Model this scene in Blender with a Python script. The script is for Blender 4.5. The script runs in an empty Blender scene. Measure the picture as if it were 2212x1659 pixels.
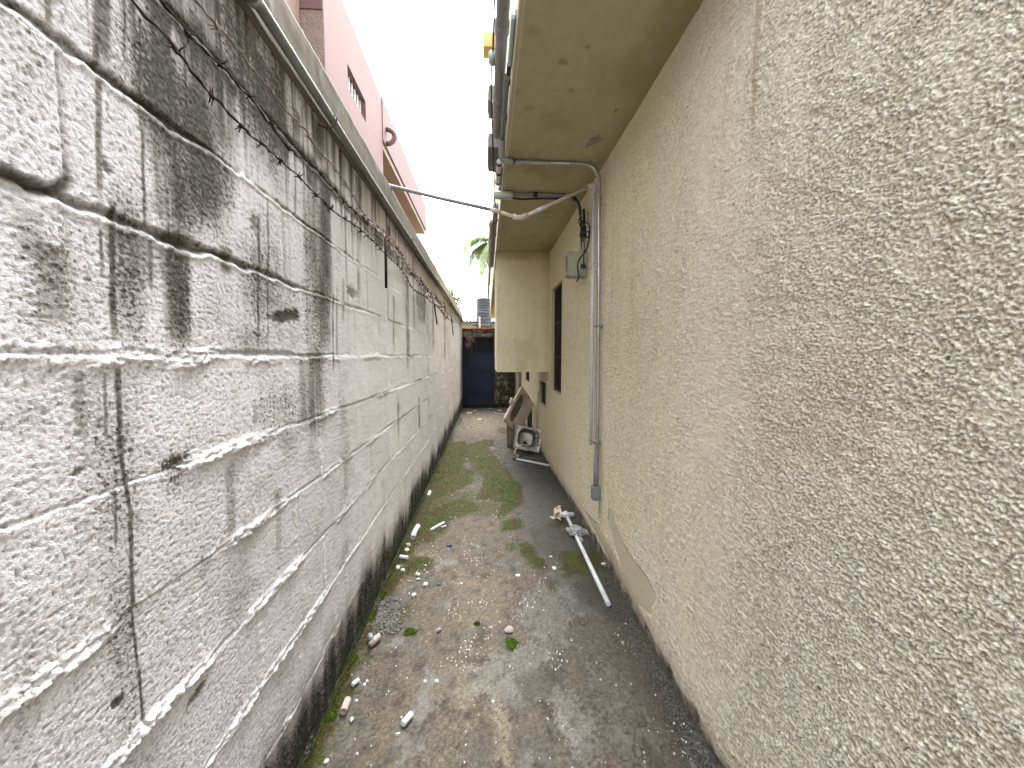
import bpy, bmesh, math, random
import numpy as np
from mathutils import Vector, Matrix

# ------------------------------------------------------------------ camera, sky, sun, exposure
S = bpy.context.scene
COL = S.collection
H = 1.5                                              # eye height
PITCH, YAW = math.radians(4.095), math.radians(3.845)
FOC = 831.0
cam_d = bpy.data.cameras.new('camera')
cam = bpy.data.objects.new('camera', cam_d)
COL.objects.link(cam)
cam.location = (0, 0, H)
cam.rotation_euler = (math.pi / 2 - PITCH, 0, -YAW)
cam_d.sensor_width = 36.0
cam_d.lens = FOC / 2212 * 36
cam_d.clip_start = 0.02
cam_d.clip_end = 600
S.camera = cam

SUN_EL, SUN_AZ = math.radians(62), math.radians(6)  # high, ahead of the camera, soft through cloud
W = bpy.data.worlds.new("World")
S.world = W
W.use_nodes = True
wn, wl = W.node_tree.nodes, W.node_tree.links
wn.clear()
wo = wn.new('ShaderNodeOutputWorld')
wb = wn.new('ShaderNodeBackground')
sky = wn.new('ShaderNodeTexSky')
sky.sky_type = 'NISHITA'
sky.sun_disc = False
sky.sun_elevation = SUN_EL
sky.sun_rotation = SUN_AZ
sky.air_density = 1.6
sky.dust_density = 6.0
sky.ozone_density = 1.0
hs = wn.new('ShaderNodeHueSaturation')
hs.inputs['Saturation'].default_value = 0.22         # overcast: nearly white cloud
wl.new(sky.outputs[0], hs.inputs['Color'])
wl.new(hs.outputs[0], wb.inputs['Color'])
wb.inputs['Strength'].default_value = 0.15
wl.new(wb.outputs[0], wo.inputs['Surface'])
sd = bpy.data.lights.new('sun', 'SUN')
sun = bpy.data.objects.new('sun', sd)
COL.objects.link(sun)
sd.energy = 1.0
sd.angle = math.radians(40)
sd.color = (1.0, 0.98, 0.95)
sv = Vector((math.sin(SUN_AZ) * math.cos(SUN_EL), math.cos(SUN_AZ) * math.cos(SUN_EL), math.sin(SUN_EL)))
sun.rotation_euler = sv.to_track_quat('Z', 'Y').to_euler()
S.view_settings.view_transform = 'Standard'
S.view_settings.look = 'None'
S.view_settings.exposure = 3.2
S.view_settings.gamma = 1.0
S.view_settings.use_curve_mapping = False
S.cycles.max_bounces = 8
S.cycles.diffuse_bounces = 6

# ------------------------------------------------------------------ surveying: sight lines meet a real plane
_p, _a = PITCH, YAW
_r = np.array([math.cos(_a), -math.sin(_a), 0])
_f = np.array([math.sin(_a) * math.cos(_p), math.cos(_a) * math.cos(_p), -math.sin(_p)])
_u = np.array([math.sin(_a) * math.sin(_p), math.cos(_a) * math.sin(_p), math.cos(_p)])


def P(x, y, X=None, Y=None, Z=None):
    d = _f + _r * (x - 1106) / FOC - _u * (y - 829.5) / FOC
    t = X / d[0] if X is not None else Y / d[1] if Y is not None else (Z - H) / d[2]
    q = np.array([0, 0, H]) + t * d
    return Vector((float(q[0]), float(q[1]), float(q[2])))


# ------------------------------------------------------------------ noise
_rs = np.random.RandomState(7)
_perm = _rs.permutation(256)
_perm = np.concatenate([_perm, _perm, _perm])
_ang = _rs.rand(256) * 2 * np.pi
_gx, _gy = np.cos(_ang), np.sin(_ang)


def _h(ix, iy, s=0):
    return _perm[(_perm[(ix + s * 17) & 255] + iy + s * 31) & 255]


def perlin(x, y, s=0):
    xf, yf = np.floor(x), np.floor(y)
    ix, iy = xf.astype(np.int64), yf.astype(np.int64)
    fx, fy = x - xf, y - yf
    u, v = fx * fx * fx * (fx * (fx * 6 - 15) + 10), fy * fy * fy * (fy * (fy * 6 - 15) + 10)

    def g(dx, dy):
        h = _h(ix + dx, iy + dy, s)
        return _gx[h] * (fx - dx) + _gy[h] * (fy - dy)
    a = g(0, 0) * (1 - u) + g(1, 0) * u
    b = g(0, 1) * (1 - u) + g(1, 1) * u
    return (a * (1 - v) + b * v) * 1.5


def fbm(x, y, o=4, s=0, gain=.5):
    t, a, n = 0, 1.0, 0
    for k in range(o):
        t = t + a * perlin(x, y, s + k)
        n += a
        a *= gain
        x, y = x * 2.03 + 5.1, y * 2.03 + 1.7
    return t / n


def worley(x, y, s=0, jit=.9):
    ix, iy = np.floor(x).astype(np.int64), np.floor(y).astype(np.int64)
    best = np.full(x.shape, 9.0)
    idb = np.zeros(x.shape)
    for dx in (-1, 0, 1):
        for dy in (-1, 0, 1):
            h = _h(ix + dx, iy + dy, s)
            h2 = _h(ix + dx, iy + dy, s + 3)
            px = ix + dx + .5 + jit * (h / 256. - .5)
            py = iy + dy + .5 + jit * (h2 / 256. - .5)
            d = (px - x) ** 2 + (py - y) ** 2
            m = d < best
            best = np.where(m, d, best)
            idb = np.where(m, h / 256., idb)
    return np.sqrt(best), idb


def sm(a, b, x):
    t = np.clip((x - a) / (b - a), 0, 1)
    return t * t * (3 - 2 * t)


def mixc(c, col, m):
    m = np.clip(m, 0, 1)[..., None]
    return c * (1 - m) + np.array(col) * m


def inpoly(x, y, poly):
    inside = np.zeros(x.shape, bool)
    n = len(poly)
    for i in range(n):
        x1, y1 = poly[i]
        x2, y2 = poly[(i + 1) % n]
        if y1 == y2:
            continue
        c = ((y1 > y) != (y2 > y)) & (x < (x2 - x1) * (y - y1) / (y2 - y1) + x1)
        inside ^= c
    return inside


# ------------------------------------------------------------------ objects
def tag(o, label=None, cat=None, group=None, kind=None):
    if label: o['label'] = label
    if cat: o['category'] = cat
    if group: o['group'] = group
    if kind: o['kind'] = kind
    return o


def empty(name, loc, label, cat, group=None):
    o = bpy.data.objects.new(name, None)
    COL.objects.link(o)
    o.location = loc
    o.empty_display_size = .1
    return tag(o, label, cat, group)


def wloc(o):
    v = Vector(o.location)
    while o.parent:
        o = o.parent
        v += Vector(o.location)
    return v


def link(name, me, mat, parent=None, smooth=None):
    """mesh is given in world coordinates; its own origin is moved to the base of the shape"""
    if mat: me.materials.append(mat)
    n = len(me.vertices)
    co = np.empty(n * 3, np.float32)
    me.vertices.foreach_get('co', co)
    co = co.reshape(-1, 3)
    lo, hi = co.min(0), co.max(0)
    base = Vector((float(lo[0] + hi[0]) / 2, float(lo[1] + hi[1]) / 2, float(lo[2])))
    if parent is not None and parent.type == 'EMPTY' and False:
        pass
    me.vertices.foreach_set('co', (co - np.array(base, np.float32)).ravel())
    me.update()
    o = bpy.data.objects.new(name, me)
    COL.objects.link(o)
    if parent is not None:
        o.parent = parent
        o.location = base - wloc(parent)
    else:
        o.location = base
    if smooth is not None:
        me.polygons.foreach_set('use_smooth', [smooth] * len(me.polygons))
    return o


def flush(bm, name, mat, parent=None, smooth=False):
    bmesh.ops.recalc_face_normals(bm, faces=bm.faces)
    me = bpy.data.meshes.new(name)
    bm.to_mesh(me)
    bm.free()
    return link(name, me, mat, parent, smooth)


def grid_mesh(name, V, col, mat, parent=None, keep=None, flip=False):
    ny, nz = V.shape[:2]
    idx = np.arange(ny * nz).reshape(ny, nz)
    q = np.stack([idx[:-1, :-1], idx[1:, :-1], idx[1:, 1:], idx[:-1, 1:]], -1)
    if flip: q = q[..., ::-1]
    q = q.reshape(-1, 4) if keep is None else q[keep]
    nf = len(q)
    me = bpy.data.meshes.new(name)
    me.vertices.add(ny * nz)
    me.vertices.foreach_set('co', V.reshape(-1).astype(np.float32))
    me.loops.add(nf * 4)
    me.loops.foreach_set('vertex_index', q.reshape(-1).astype(np.int32))
    me.polygons.add(nf)
    me.polygons.foreach_set('loop_start', np.arange(0, nf * 4, 4, dtype=np.int32))
    me.polygons.foreach_set('loop_total', np.full(nf, 4, np.int32))
    me.update(calc_edges=True)
    at = me.color_attributes.new('Col', 'FLOAT_COLOR', 'POINT')
    c = np.ones((ny * nz, 4), np.float32)
    c[:, :3] = np.clip(col.reshape(-1, 3), 0.004, 1)
    at.data.foreach_set('color', c.ravel())
    return link(name, me, mat, parent, True)


def join_grids(name, parts, mat, parent=None):
    """several grids of one surface in one mesh"""
    Vs, Qs, Cs, off = [], [], [], 0
    for V, col, keep, flip in parts:
        ny, nz = V.shape[:2]
        idx = np.arange(ny * nz).reshape(ny, nz) + off
        q = np.stack([idx[:-1, :-1], idx[1:, :-1], idx[1:, 1:], idx[:-1, 1:]], -1)
        if flip: q = q[..., ::-1]
        q = q.reshape(-1, 4) if keep is None else q[keep]
        Vs.append(V.reshape(-1, 3)); Qs.append(q); Cs.append(col.reshape(-1, 3))
        off += ny * nz
    V, Q, C = np.concatenate(Vs), np.concatenate(Qs), np.concatenate(Cs)
    nf = len(Q)
    me = bpy.data.meshes.new(name)
    me.vertices.add(len(V))
    me.vertices.foreach_set('co', V.ravel().astype(np.float32))
    me.loops.add(nf * 4)
    me.loops.foreach_set('vertex_index', Q.ravel().astype(np.int32))
    me.polygons.add(nf)
    me.polygons.foreach_set('loop_start', np.arange(0, nf * 4, 4, dtype=np.int32))
    me.polygons.foreach_set('loop_total', np.full(nf, 4, np.int32))
    me.update(calc_edges=True)
    at = me.color_attributes.new('Col', 'FLOAT_COLOR', 'POINT')
    c = np.ones((len(V), 4), np.float32)
    c[:, :3] = np.clip(C, 0.004, 1)
    at.data.foreach_set('color', c.ravel())
    return link(name, me, mat, parent, True)


def bm_box(bm, a, b, bev=0.0, rot=None, piv=None):
    a, b = Vector(a), Vector(b)
    lo = Vector([min(a[i], b[i]) for i in range(3)])
    hi = Vector([max(a[i], b[i]) for i in range(3)])
    r = bmesh.ops.create_cube(bm, size=1)
    vs = r['verts']
    for v in vs:
        v.co = Vector([lo[i] + (v.co[i] + .5) * (hi[i] - lo[i]) for i in range(3)])
    if bev:
        es = list({e for v in vs for e in v.link_edges})
        rr = bmesh.ops.bevel(bm, geom=es, offset=bev, segments=2, affect='EDGES', profile=.6)
        vs = [v for v in rr['verts']] if False else list({v for f in bm.faces for v in f.verts if v.is_valid and f.is_valid} & set(_conn(rr['verts'])))
    if rot is not None:
        piv = Vector(piv) if piv is not None else (lo + hi) / 2
        for v in vs:
            v.co = piv + rot @ (v.co - piv)
    return vs


def _conn(seed):
    seen, st = set(seed), list(seed)
    while st:
        v = st.pop()
        for e in v.link_edges:
            w = e.other_vert(v)
            if w not in seen:
                seen.add(w); st.append(w)
    return seen


def box(name, a, b, mat, parent=None, bev=0.0, rot=None, piv=None):
    bm = bmesh.new()
    bm_box(bm, a, b, bev, rot, piv)
    return flush(bm, name, mat, parent)


def bm_tube(bm, pts, r, seg=12, hollow=0.0, caps=True):
    pts = [Vector(p) for p in pts]
    n = len(pts)
    rs = r if isinstance(r, (list, tuple)) else [r] * n
    T = []
    for i in range(n):
        d = (pts[min(i + 1, n - 1)] - pts[max(i - 1, 0)])
        T.append(d.normalized() if d.length > 1e-9 else Vector((0, 0, 1)))
    up = Vector((0, 0, 1)) if abs(T[0].z) < .9 else Vector((1, 0, 0))
    N = (up - T[0] * up.dot(T[0])).normalized()
    rings = []
    for i in range(n):
        if i:
            N = (N - T[i] * N.dot(T[i]))
            N = N.normalized() if N.length > 1e-6 else T[i].orthogonal().normalized()
        B = T[i].cross(N)
        rings.append([bm.verts.new(pts[i] + (N * math.cos(2 * math.pi * k / seg) + B * math.sin(2 * math.pi * k / seg)) * rs[i]) for k in range(seg)])
    for i in range(n - 1):
        for k in range(seg):
            k2 = (k + 1) % seg
            bm.faces.new((rings[i][k], rings[i][k2], rings[i + 1][k2], rings[i + 1][k]))
    if hollow:
        for end, s in ((0, 1), (n - 1, -1)):
            c = pts[end]
            inner = [bm.verts.new(c + (v.co - c) * hollow) for v in rings[end]]
            deep = [bm.verts.new(v.co + T[end] * s * rs[end] * 3) for v in inner]
            for k in range(seg):
                k2 = (k + 1) % seg
                bm.faces.new((rings[end][k], inner[k], inner[k2], rings[end][k2]))
                bm.faces.new((inner[k], deep[k], deep[k2], inner[k2]))
            bm.faces.new(deep)
    elif caps and seg > 2:
        bm.faces.new(rings[0][::-1])
        bm.faces.new(rings[-1])


def tube(name, pts, r, mat, parent=None, seg=12, hollow=0.0):
    bm = bmesh.new()
    bm_tube(bm, pts, r, seg, hollow)
    o = flush(bm, name, mat, parent, True)
    return o


def bend(pts, rad, n=6):
    """round the corners of a polyline"""
    pts = [Vector(p) for p in pts]
    out = [pts[0]]
    for i in range(1, len(pts) - 1):
        a, b, c = pts[i - 1], pts[i], pts[i + 1]
        r = min(rad, (a - b).length * .45, (c - b).length * .45)
        p0, p1 = b + (a - b).normalized() * r, b + (c - b).normalized() * r
        for k in range(n + 1):
            t = k / n
            out.append(p0 * (1 - t) ** 2 + b * 2 * t * (1 - t) + p1 * t * t)
    out.append(pts[-1])
    return out


def smooth_path(pts, k=4):
    """Catmull-Rom"""
    pts = [Vector(p) for p in pts]
    q = [pts[0] * 2 - pts[1]] + pts + [pts[-1] * 2 - pts[-2]]
    out = []
    for i in range(1, len(q) - 2):
        for j in range(k):
            t = j / k
            a, b, c, d = q[i - 1], q[i], q[i + 1], q[i + 2]
            out.append(.5 * (2 * b + (c - a) * t + (2 * a - 5 * b + 4 * c - d) * t * t + (3 * b - a - 3 * c + d) * t ** 3))
    out.append(pts[-1])
    return out


# ------------------------------------------------------------------ materials
def surf(name, rough=.85, fine=80., amt=.18, bump=.35, bdist=.003, fine2=300., col=None, col2=None, scale2=3., metal=0., stain=None, coat=0.):
    """painted colour attribute (or a plain colour varied by noise) with fine grain and bump"""
    m = bpy.data.materials.new(name)
    m.use_nodes = True
    nt = m.node_tree
    N, L = nt.nodes, nt.links
    b = N['Principled BSDF']
    b.inputs['Roughness'].default_value = rough
    b.inputs['Metallic'].default_value = metal
    if 'Specular IOR Level' in b.inputs: b.inputs['Specular IOR Level'].default_value = .3 if not metal else .5
    tc = N.new('ShaderNodeTexCoord')
    def noise(sc, det=4, ro=.6):
        n = N.new('ShaderNodeTexNoise')
        n.inputs['Scale'].default_value = sc
        n.inputs['Detail'].default_value = det
        n.inputs['Roughness'].default_value = ro
        L.new(tc.outputs['Object'], n.inputs['Vector'])
        return n
    n1 = noise(fine)
    if col is None:
        a = N.new('ShaderNodeAttribute')
        a.attribute_name = 'Col'
        cout = a.outputs['Color']
    else:
        mx = N.new('ShaderNodeMix')
        mx.data_type = 'RGBA'
        mx.inputs['A'].default_value = (*col, 1)
        mx.inputs['B'].default_value = (*(col2 or [c * .7 for c in col]), 1)
        n2 = noise(scale2, 5, .65)
        r = N.new('ShaderNodeMapRange')
        r.inputs['From Min'].default_value = .38
        r.inputs['From Max'].default_value = .68
        L.new(n2.outputs['Fac'], r.inputs['Value'])
        L.new(r.outputs[0], mx.inputs['Factor'])
        cout = mx.outputs['Result']
    if amt:
        mr = N.new('ShaderNodeMapRange')
        mr.inputs['From Min'].default_value = .3
        mr.inputs['From Max'].default_value = .7
        mr.inputs['To Min'].default_value = 1 - amt
        mr.inputs['To Max'].default_value = 1 + amt
        L.new(n1.outputs['Fac'], mr.inputs['Value'])
        vm = N.new('ShaderNodeVectorMath')
        vm.operation = 'SCALE'
        L.new(cout, vm.inputs[0])
        L.new(mr.outputs[0], vm.inputs['Scale'])
        cout = vm.outputs[0]
    L.new(cout, b.inputs['Base Color'])
    if bump:
        n3 = noise(fine2, 3, .6)
        ad = N.new('ShaderNodeMath')
        ad.operation = 'ADD'
        L.new(n1.outputs['Fac'], ad.inputs[0])
        L.new(n3.outputs['Fac'], ad.inputs[1])
        bp = N.new('ShaderNodeBump')
        bp.inputs['Strength'].default_value = bump
        bp.inputs['Distance'].default_value = bdist
        L.new(ad.outputs[0], bp.inputs['Height'])
        L.new(bp.outputs[0], b.inputs['Normal'])
    return m


M = {}
M['block'] = surf('painted_block', .9, 190, .16, .6, .004, 420)
M['stucco'] = surf('stucco', .9, 260, .20, .7, .004, 520)
M['path'] = surf('old_concrete', .88, 130, .34, .9, .004, 420)
M['render'] = surf('smooth_render', .85, 18, .05, .12, .003, 160)
M['stone'] = surf('mossy_stone', .95, 60, .25, .7, .01, 200)
M['cream'] = surf('cream_paint', .8, 30, .05, .12, .003, 200, col=(.50, .445, .31), col2=(.44, .385, .255), scale2=2.2)
M['cream_in'] = surf('cream_paint_weathered', .85, 40, .06, .12, .003, 200, col=(.50, .46, .34), col2=(.40, .36, .25), scale2=1.8)
M['pink'] = surf('pink_paint', .85, 25, .05, .2, .005, 120, col=(.132, .082, .084), col2=(.12, .074, .076), scale2=.9)
M['pinkbrown'] = surf('pink_brown_render', .9, 9, .16, .9, .03, 40, col=(.24, .185, .165), col2=(.20, .15, .135), scale2=1.5)
M['peach'] = surf('peach_paint', .85, 20, .05, .1, .003, 100, col=(.22, .16, .135), col2=(.20, .145, .12), scale2=.8)
M['cement'] = surf('cement_cap', .9, 30, .12, .3, .004, 200, col=(.27, .25, .21), col2=(.17, .155, .12), scale2=2.5)
M['pvc_grey'] = surf('grey_pvc', .62, 40, .08, .06, .001, 100, col=(.22, .23, .23), col2=(.16, .165, .165), scale2=5)
M['pvc_white'] = surf('white_pvc', .4, 40, .05, .05, .001, 100, col=(.60, .62, .65), col2=(.50, .50, .50), scale2=6)
M['pvc_old'] = surf('weathered_white_pvc', .6, 60, .12, .1, .001, 150, col=(.52, .49, .43), col2=(.33, .28, .21), scale2=7)
M['pvc_dark'] = surf('dark_grey_pvc', .5, 40, .06, .08, .001, 120, col=(.25, .245, .255), col2=(.19, .185, .19), scale2=4)
M['conduit'] = surf('steel_conduit', .32, 60, .1, .05, .001, 150, col=(.42, .42, .42), col2=(.28, .27, .25), scale2=6, metal=.75)
M['chip'] = surf('paint_chip', .8, 90, .08, .3, .002, 300, col=(.52, .51, .50), col2=(.40, .39, .37), scale2=20)
M['steel'] = surf('stainless', .38, 50, .15, .05, .001, 160, col=(.30, .285, .27), col2=(.19, .175, .16), scale2=8, metal=.7)
M['steel_rim'] = surf('stainless_rim', .33, 50, .12, .05, .001, 160, col=(.34, .33, .33), col2=(.22, .21, .2), scale2=9, metal=.7)
M['chrome'] = surf('chrome', .25, 40, .05, 0, .001, 100, col=(.6, .6, .6), col2=(.45, .44, .43), scale2=9, metal=.9)
M['rust'] = surf('rusty_wire', .85, 90, .25, .3, .001, 300, col=(.012, .006, .005), col2=(.03, .014, .01), scale2=30)
M['galv'] = surf('old_galvanised_wire', .7, 90, .25, .3, .001, 300, col=(.30, .26, .23), col2=(.12, .08, .06), scale2=14)
M['black'] = surf('black_cable', .5, 50, .1, .1, .001, 200, col=(.014, .014, .015), col2=(.025, .023, .022), scale2=6)
M['dark'] = surf('unlit_interior', .9, 20, .1, 0, .001, 80, col=(.012, .011, .01), col2=(.02, .018, .016), scale2=4)
M['navy'] = surf('navy_gate_paint', .45, 30, .18, .12, .002, 160, col=(.009, .013, .034), col2=(.015, .021, .046), scale2=2.5)
M['darkred'] = surf('dark_red_iron', .6, 60, .2, .2, .001, 200, col=(.035, .016, .016), col2=(.022, .014, .014), scale2=12)
M['tile'] = surf('clay_tile', .8, 30, .2, .3, .003, 160, col=(.42, .12, .06), col2=(.28, .09, .05), scale2=6)
M['terracotta'] = surf('terracotta', .8, 60, .12, .2, .002, 200, col=(.42, .35, .32), col2=(.32, .25, .22), scale2=12)
M['moss'] = surf('moss_blades', .95, 90, .35, 0, .001, 200, col=(.08, .14, .008), col2=(.035, .06, .005), scale2=22)
M['box'] = surf('pale_green_box', .6, 40, .08, .1, .001, 150, col=(.34, .36, .27), col2=(.24, .25, .18), scale2=9)
M['condulet'] = surf('pale_green_plastic', .35, 40, .05, .03, .001, 150, col=(.42, .50, .45), col2=(.36, .43, .38), scale2=9)
M['laundry'] = surf('chalky_fibreglass', .75, 50, .12, .25, .003, 200, col=(.64, .60, .53), col2=(.44, .37, .29), scale2=5)
M['basin'] = surf('dark_basin', .8, 50, .2, .25, .003, 200, col=(.21, .175, .135), col2=(.1, .085, .065), scale2=6)
M['wood'] = surf('pale_splintered_wood', .85, 90, .15, .2, .001, 300, col=(.55, .47, .36), col2=(.36, .28, .2), scale2=15)
M['rag'] = surf('dusty_grey_rag', .9, 70, .15, .3, .002, 260, col=(.33, .33, .35), col2=(.2, .2, .21), scale2=16)
M['paleblue'] = surf('pale_blue_plastic', .4, 40, .05, 0, .001, 100, col=(.42, .60, .68), col2=(.36, .52, .6), scale2=6)
M['yellow'] = surf('yellow_paint', .7, 40, .08, .1, .002, 100, col=(.62, .5, .2), col2=(.52, .42, .18), scale2=6)
M['leaf'] = surf('palm_leaf', .5, 20, .3, 0, .001, 60, col=(.24, .31, .14), col2=(.14, .2, .085), scale2=2.5)
M['leaf2'] = surf('bush_leaf', .6, 20, .3, 0, .001, 60, col=(.10, .15, .04), col2=(.05, .085, .02), scale2=3)
M['bark'] = surf('palm_bark', .9, 20, .2, .5, .01, 60, col=(.28, .24, .19), col2=(.18, .15, .12), scale2=4)
M['roofblue'] = surf('blue_metal_roof', .5, 10, .08, .05, .005, 60, col=(.25, .34, .44), col2=(.2, .28, .36), scale2=1.2)
M['tank'] = surf('dark_plastic_tank', .5, 10, .15, .05, .005, 60, col=(.03, .032, .04), col2=(.05, .052, .06), scale2=1.5)
M['mauve'] = surf('shuttered_mauve', .8, 20, .08, 0, .001, 60, col=(.075, .06, .085), col2=(.06, .048, .07), scale2=3)
M['soil'] = surf('soil', .95, 5, .2, .2, .01, 30, col=(.16, .13, .09), col2=(.1, .09, .06), scale2=.5)
M['hose'] = surf('cream_hose', .5, 40, .06, 0, .001, 150, col=(.55, .48, .38), col2=(.42, .36, .28), scale2=12)
M['blackplastic'] = surf('black_plastic_scrap', .5, 60, .15, .1, .001, 150, col=(.022, .023, .028), col2=(.035, .035, .04), scale2=12)
M['grit'] = surf('dark_grit', .9, 80, .2, .3, .002, 300, col=(.15, .145, .135), col2=(.05, .048, .045), scale2=60)
M['stonechip'] = surf('grey_stone', .9, 80, .2, .3, .002, 300, col=(.25, .24, .225), col2=(.15, .14, .13), scale2=16)
M['white_iron'] = surf('white_iron', .5, 30, .05, 0, .001, 100, col=(.72, .72, .76), col2=(.66, .66, .7), scale2=6)
M['twig'] = surf('dry_twig', .9, 60, .2, 0, .001, 100, col=(.1, .07, .05), col2=(.2, .14, .1), scale2=8)

XL, XR = -0.68, 0.85          # faces of the block wall and of the house
YB, YG = -2.5, 11.25          # behind the camera, gate
ZS = 2.875                    # underside of the overhang
ZJ0, DZ = 1.506, .2475        # block courses
ZCAP, ZTOP = 2.475, 2.685


def geo(y0, y1, r, m=.0025):
    out = [y0]
    while out[-1] < y1:
        out.append(out[-1] + max(m, abs(out[-1]) * r))
    out[-1] = y1
    return np.array(out)


# ------------------------------------------------------------------ ground and path
bm = bmesh.new()
bmesh.ops.create_grid(bm, x_segments=2, y_segments=2, size=300)
for v in bm.verts: v.co.z = -.06
tag(flush(bm, 'ground', M['soil']), kind='structure')


def floor_px(pts, ox, oy, sc):
    out = []
    for x, y in pts:
        q = P(x / sc + ox, y / sc + oy, Z=0)
        out.append((q.x, q.y))
    return out


A = (960, 850, 5.04)       # survey sheets of the path: origin and scale
B = (1097, 1015, 5.04)
C7 = (768, 1015, 4.032)
D = (631, 1234, 2.2403)


MOSS = []


def build_path():
    ys = np.concatenate([np.arange(YB, 1.15, .03), geo(1.15, 3.2, .0036), np.arange(3.212, YG + .01, .012)])
    xs = np.linspace(XL - .01, XR + .01, 290)
    X, Y = np.meshgrid(xs, ys)
    # irregular edges
    wx = X + .022 * fbm(X * 9, Y * 9, 4, 1) + .006 * fbm(X * 60, Y * 60, 3, 5)
    wy = Y + .045 * fbm(X * 9, Y * 7, 4, 11) + .010 * fbm(X * 60, Y * 50, 3, 15)
    n1 = fbm(X * 3, Y * 2.2, 5, 21)
    n2 = fbm(X * 14, Y * 12, 5, 31)
    n3 = fbm(X * 55, Y * 55, 3, 41)
    n4 = fbm(X * 5, Y * 5, 5, 51)
    base = np.zeros(X.shape + (3,)) + np.array([.185, .162, .125])
    base = mixc(base, (.20, .163, .12), sm(-.1, .35, n1))
    base = mixc(base, (.23, .22, .19), sm(.0, .4, n4) * .6)
    base = mixc(base, (.095, .085, .068), sm(.08, .45, -n2) * .5)
    base = mixc(base, (.30, .27, .215), sm(.15, .5, n2 + .3 * n3) * .45)
    base = base * (1 + .30 * n3[..., None] + .16 * perlin(X * 170, Y * 160, 73)[..., None])
    hgt = .004 * n1 + .0016 * n2 + .001 * n3

    offs = [(0, 0), (.016, .01), (-.015, .014), (.004, -.022), (-.02, -.012), (.022, -.006), (0, .03)]
    en = .55 * n2 + .55 * n3 + .25 * perlin(X * 130, Y * 120, 71)

    def reg(pts, sheet, hard=1.):
        poly = floor_px(pts, *sheet)
        a = sum(inpoly(wx + dx * 1.7, wy + dy * 2.2, poly).astype(float) for dx, dy in offs) / len(offs)
        return sm(.36, .60, a + 1.25 * en * (.15 + .85 * np.clip(4 * a * (1 - a) + .35 * (a > .5), 0, 1))) * (a > 0)

    # smoother grey cement laid along the house
    strip = [(530, 640), (600, 640), (560, 720), (660, 730), (650, 790), (700, 850), (740, 960), (820, 1000), (850, 1100), (840, 1200), (740, 1260), (800, 1340),
             (850, 1440), (830, 1560), (900, 1660), (1010, 1780), (1110, 1850), (1200, 2080), (1290, 2300), (1450, 2420), (2600, 2500), (1500, 900), (1100, 640)]
    g = reg(strip, A)
    base = mixc(base, (.19, .185, .172), g * .85)
    base = mixc(base, (.135, .128, .115), g * sm(.0, .4, -n4) * .8)
    base = mixc(base, (.245, .24, .225), g * sm(.1, .45, n4) * .6)
    hgt += .007 * g
    # peach and pale areas near the camera
    for pts, c, k in (([(780, 20), (1050, 10), (1060, 240), (900, 300), (820, 200)], (.30, .235, .175), .7),
                      ([(900, 420), (1060, 400), (1170, 320), (1280, 400), (1250, 440), (1180, 520), (1330, 560), (1480, 720), (1440, 880), (1300, 760), (1250, 640), (1130, 600), (1050, 700), (960, 600), (830, 560)], (.37, .36, .32), .75),
                      ([(1180, 60), (1380, 90), (1340, 300), (1180, 330), (1080, 200)], (.34, .34, .33), .65),
                      ([(1000, 620), (1055, 620), (1075, 1000), (985, 1000)], (.44, .37, .27), .8),
                      ([(610, 480), (980, 440), (1010, 600), (860, 650), (620, 640)], (.30, .275, .225), .6),
                      ([(1290, 700), (1480, 760), (1500, 1000), (1400, 1000)], (.33, .33, .33), .5),
                      ([(150, 760), (230, 740), (160, 950), (60, 1000)], (.30, .30, .28), .6),
                      ([(1400, 420), (1600, 470), (1750, 800), (1600, 1000), (1500, 700)], (.27, .26, .23), .5)):
        base = mixc(base, c, reg(pts, D) * k * (.7 + .5 * n2))
    for pts, c, k in (([(1040, 520), (1250, 440), (1340, 500), (1230, 600), (1130, 640), (1050, 550)], (.085, .085, .08), .75),
                      ([(1040, 650), (1080, 620), (1150, 650), (1120, 700), (1060, 720)], (.09, .09, .085), .7),
                      ([(680, 630), (740, 620), (740, 660), (690, 665)], (.1, .095, .085), .6),
                      ([(980, 570), (1030, 570), (1020, 605), (980, 600)], (.08, .08, .075), .8),
                      ([(1400, 790), (1500, 830), (1480, 900), (1400, 860)], (.14, .14, .145), .6),
                      ([(860, 780), (1010, 760), (1010, 1000), (850, 1000)], (.13, .12, .1), .6),
                      ([(1060, 740), (1180, 780), (1180, 1000), (1070, 1000)], (.15, .14, .11), .6),
                      ([(1000, 260), (1060, 250), (1070, 300), (1010, 310)], (.12, .11, .1), .7),
                      ([(730, 572), (765, 575), (760, 600), (728, 595)], (.17, .1, .06), .7)):
        base = mixc(base, c, reg(pts, D) * k * np.clip(.8 + .8 * n2, 0, 1))
    # pale smear of cement beside the rubble
    base = mixc(base, (.31, .285, .225), reg([(500, 740), (720, 690), (765, 860), (650, 900), (700, 790), (600, 740), (520, 790)], C7) * .85)
    # dark wet stain around the fallen pipe
    for pts, sh, k in (([(720, 1200), (1100, 1180), (1250, 1400), (1450, 1700), (1100, 1600), (900, 1500), (760, 1400)], B, .8),
                       ([(240, 640), (640, 560), (870, 620), (1100, 900), (1120, 1200), (600, 1200), (470, 1000), (300, 840)], B, .6)):
        base = mixc(base, (.075, .068, .045), reg(pts, sh) * k * np.clip(.75 + 1.1 * n2 + .4 * n3, 0, 1))
    # mud thrown along both walls
    dr = XR - X
    dl = X - XL
    m = sm(.24, .0, dr + .09 * n2 + .06 * n4) * (.40 + .55 * sm(4.2, 1.6, Y))
    base = mixc(base, (.045, .042, .034), m * np.clip(.7 + 1.3 * n3 + .7 * n2, 0, 1))
    grit = sm(.16, .0, dr - .02) * (n3 > .12)
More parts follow.
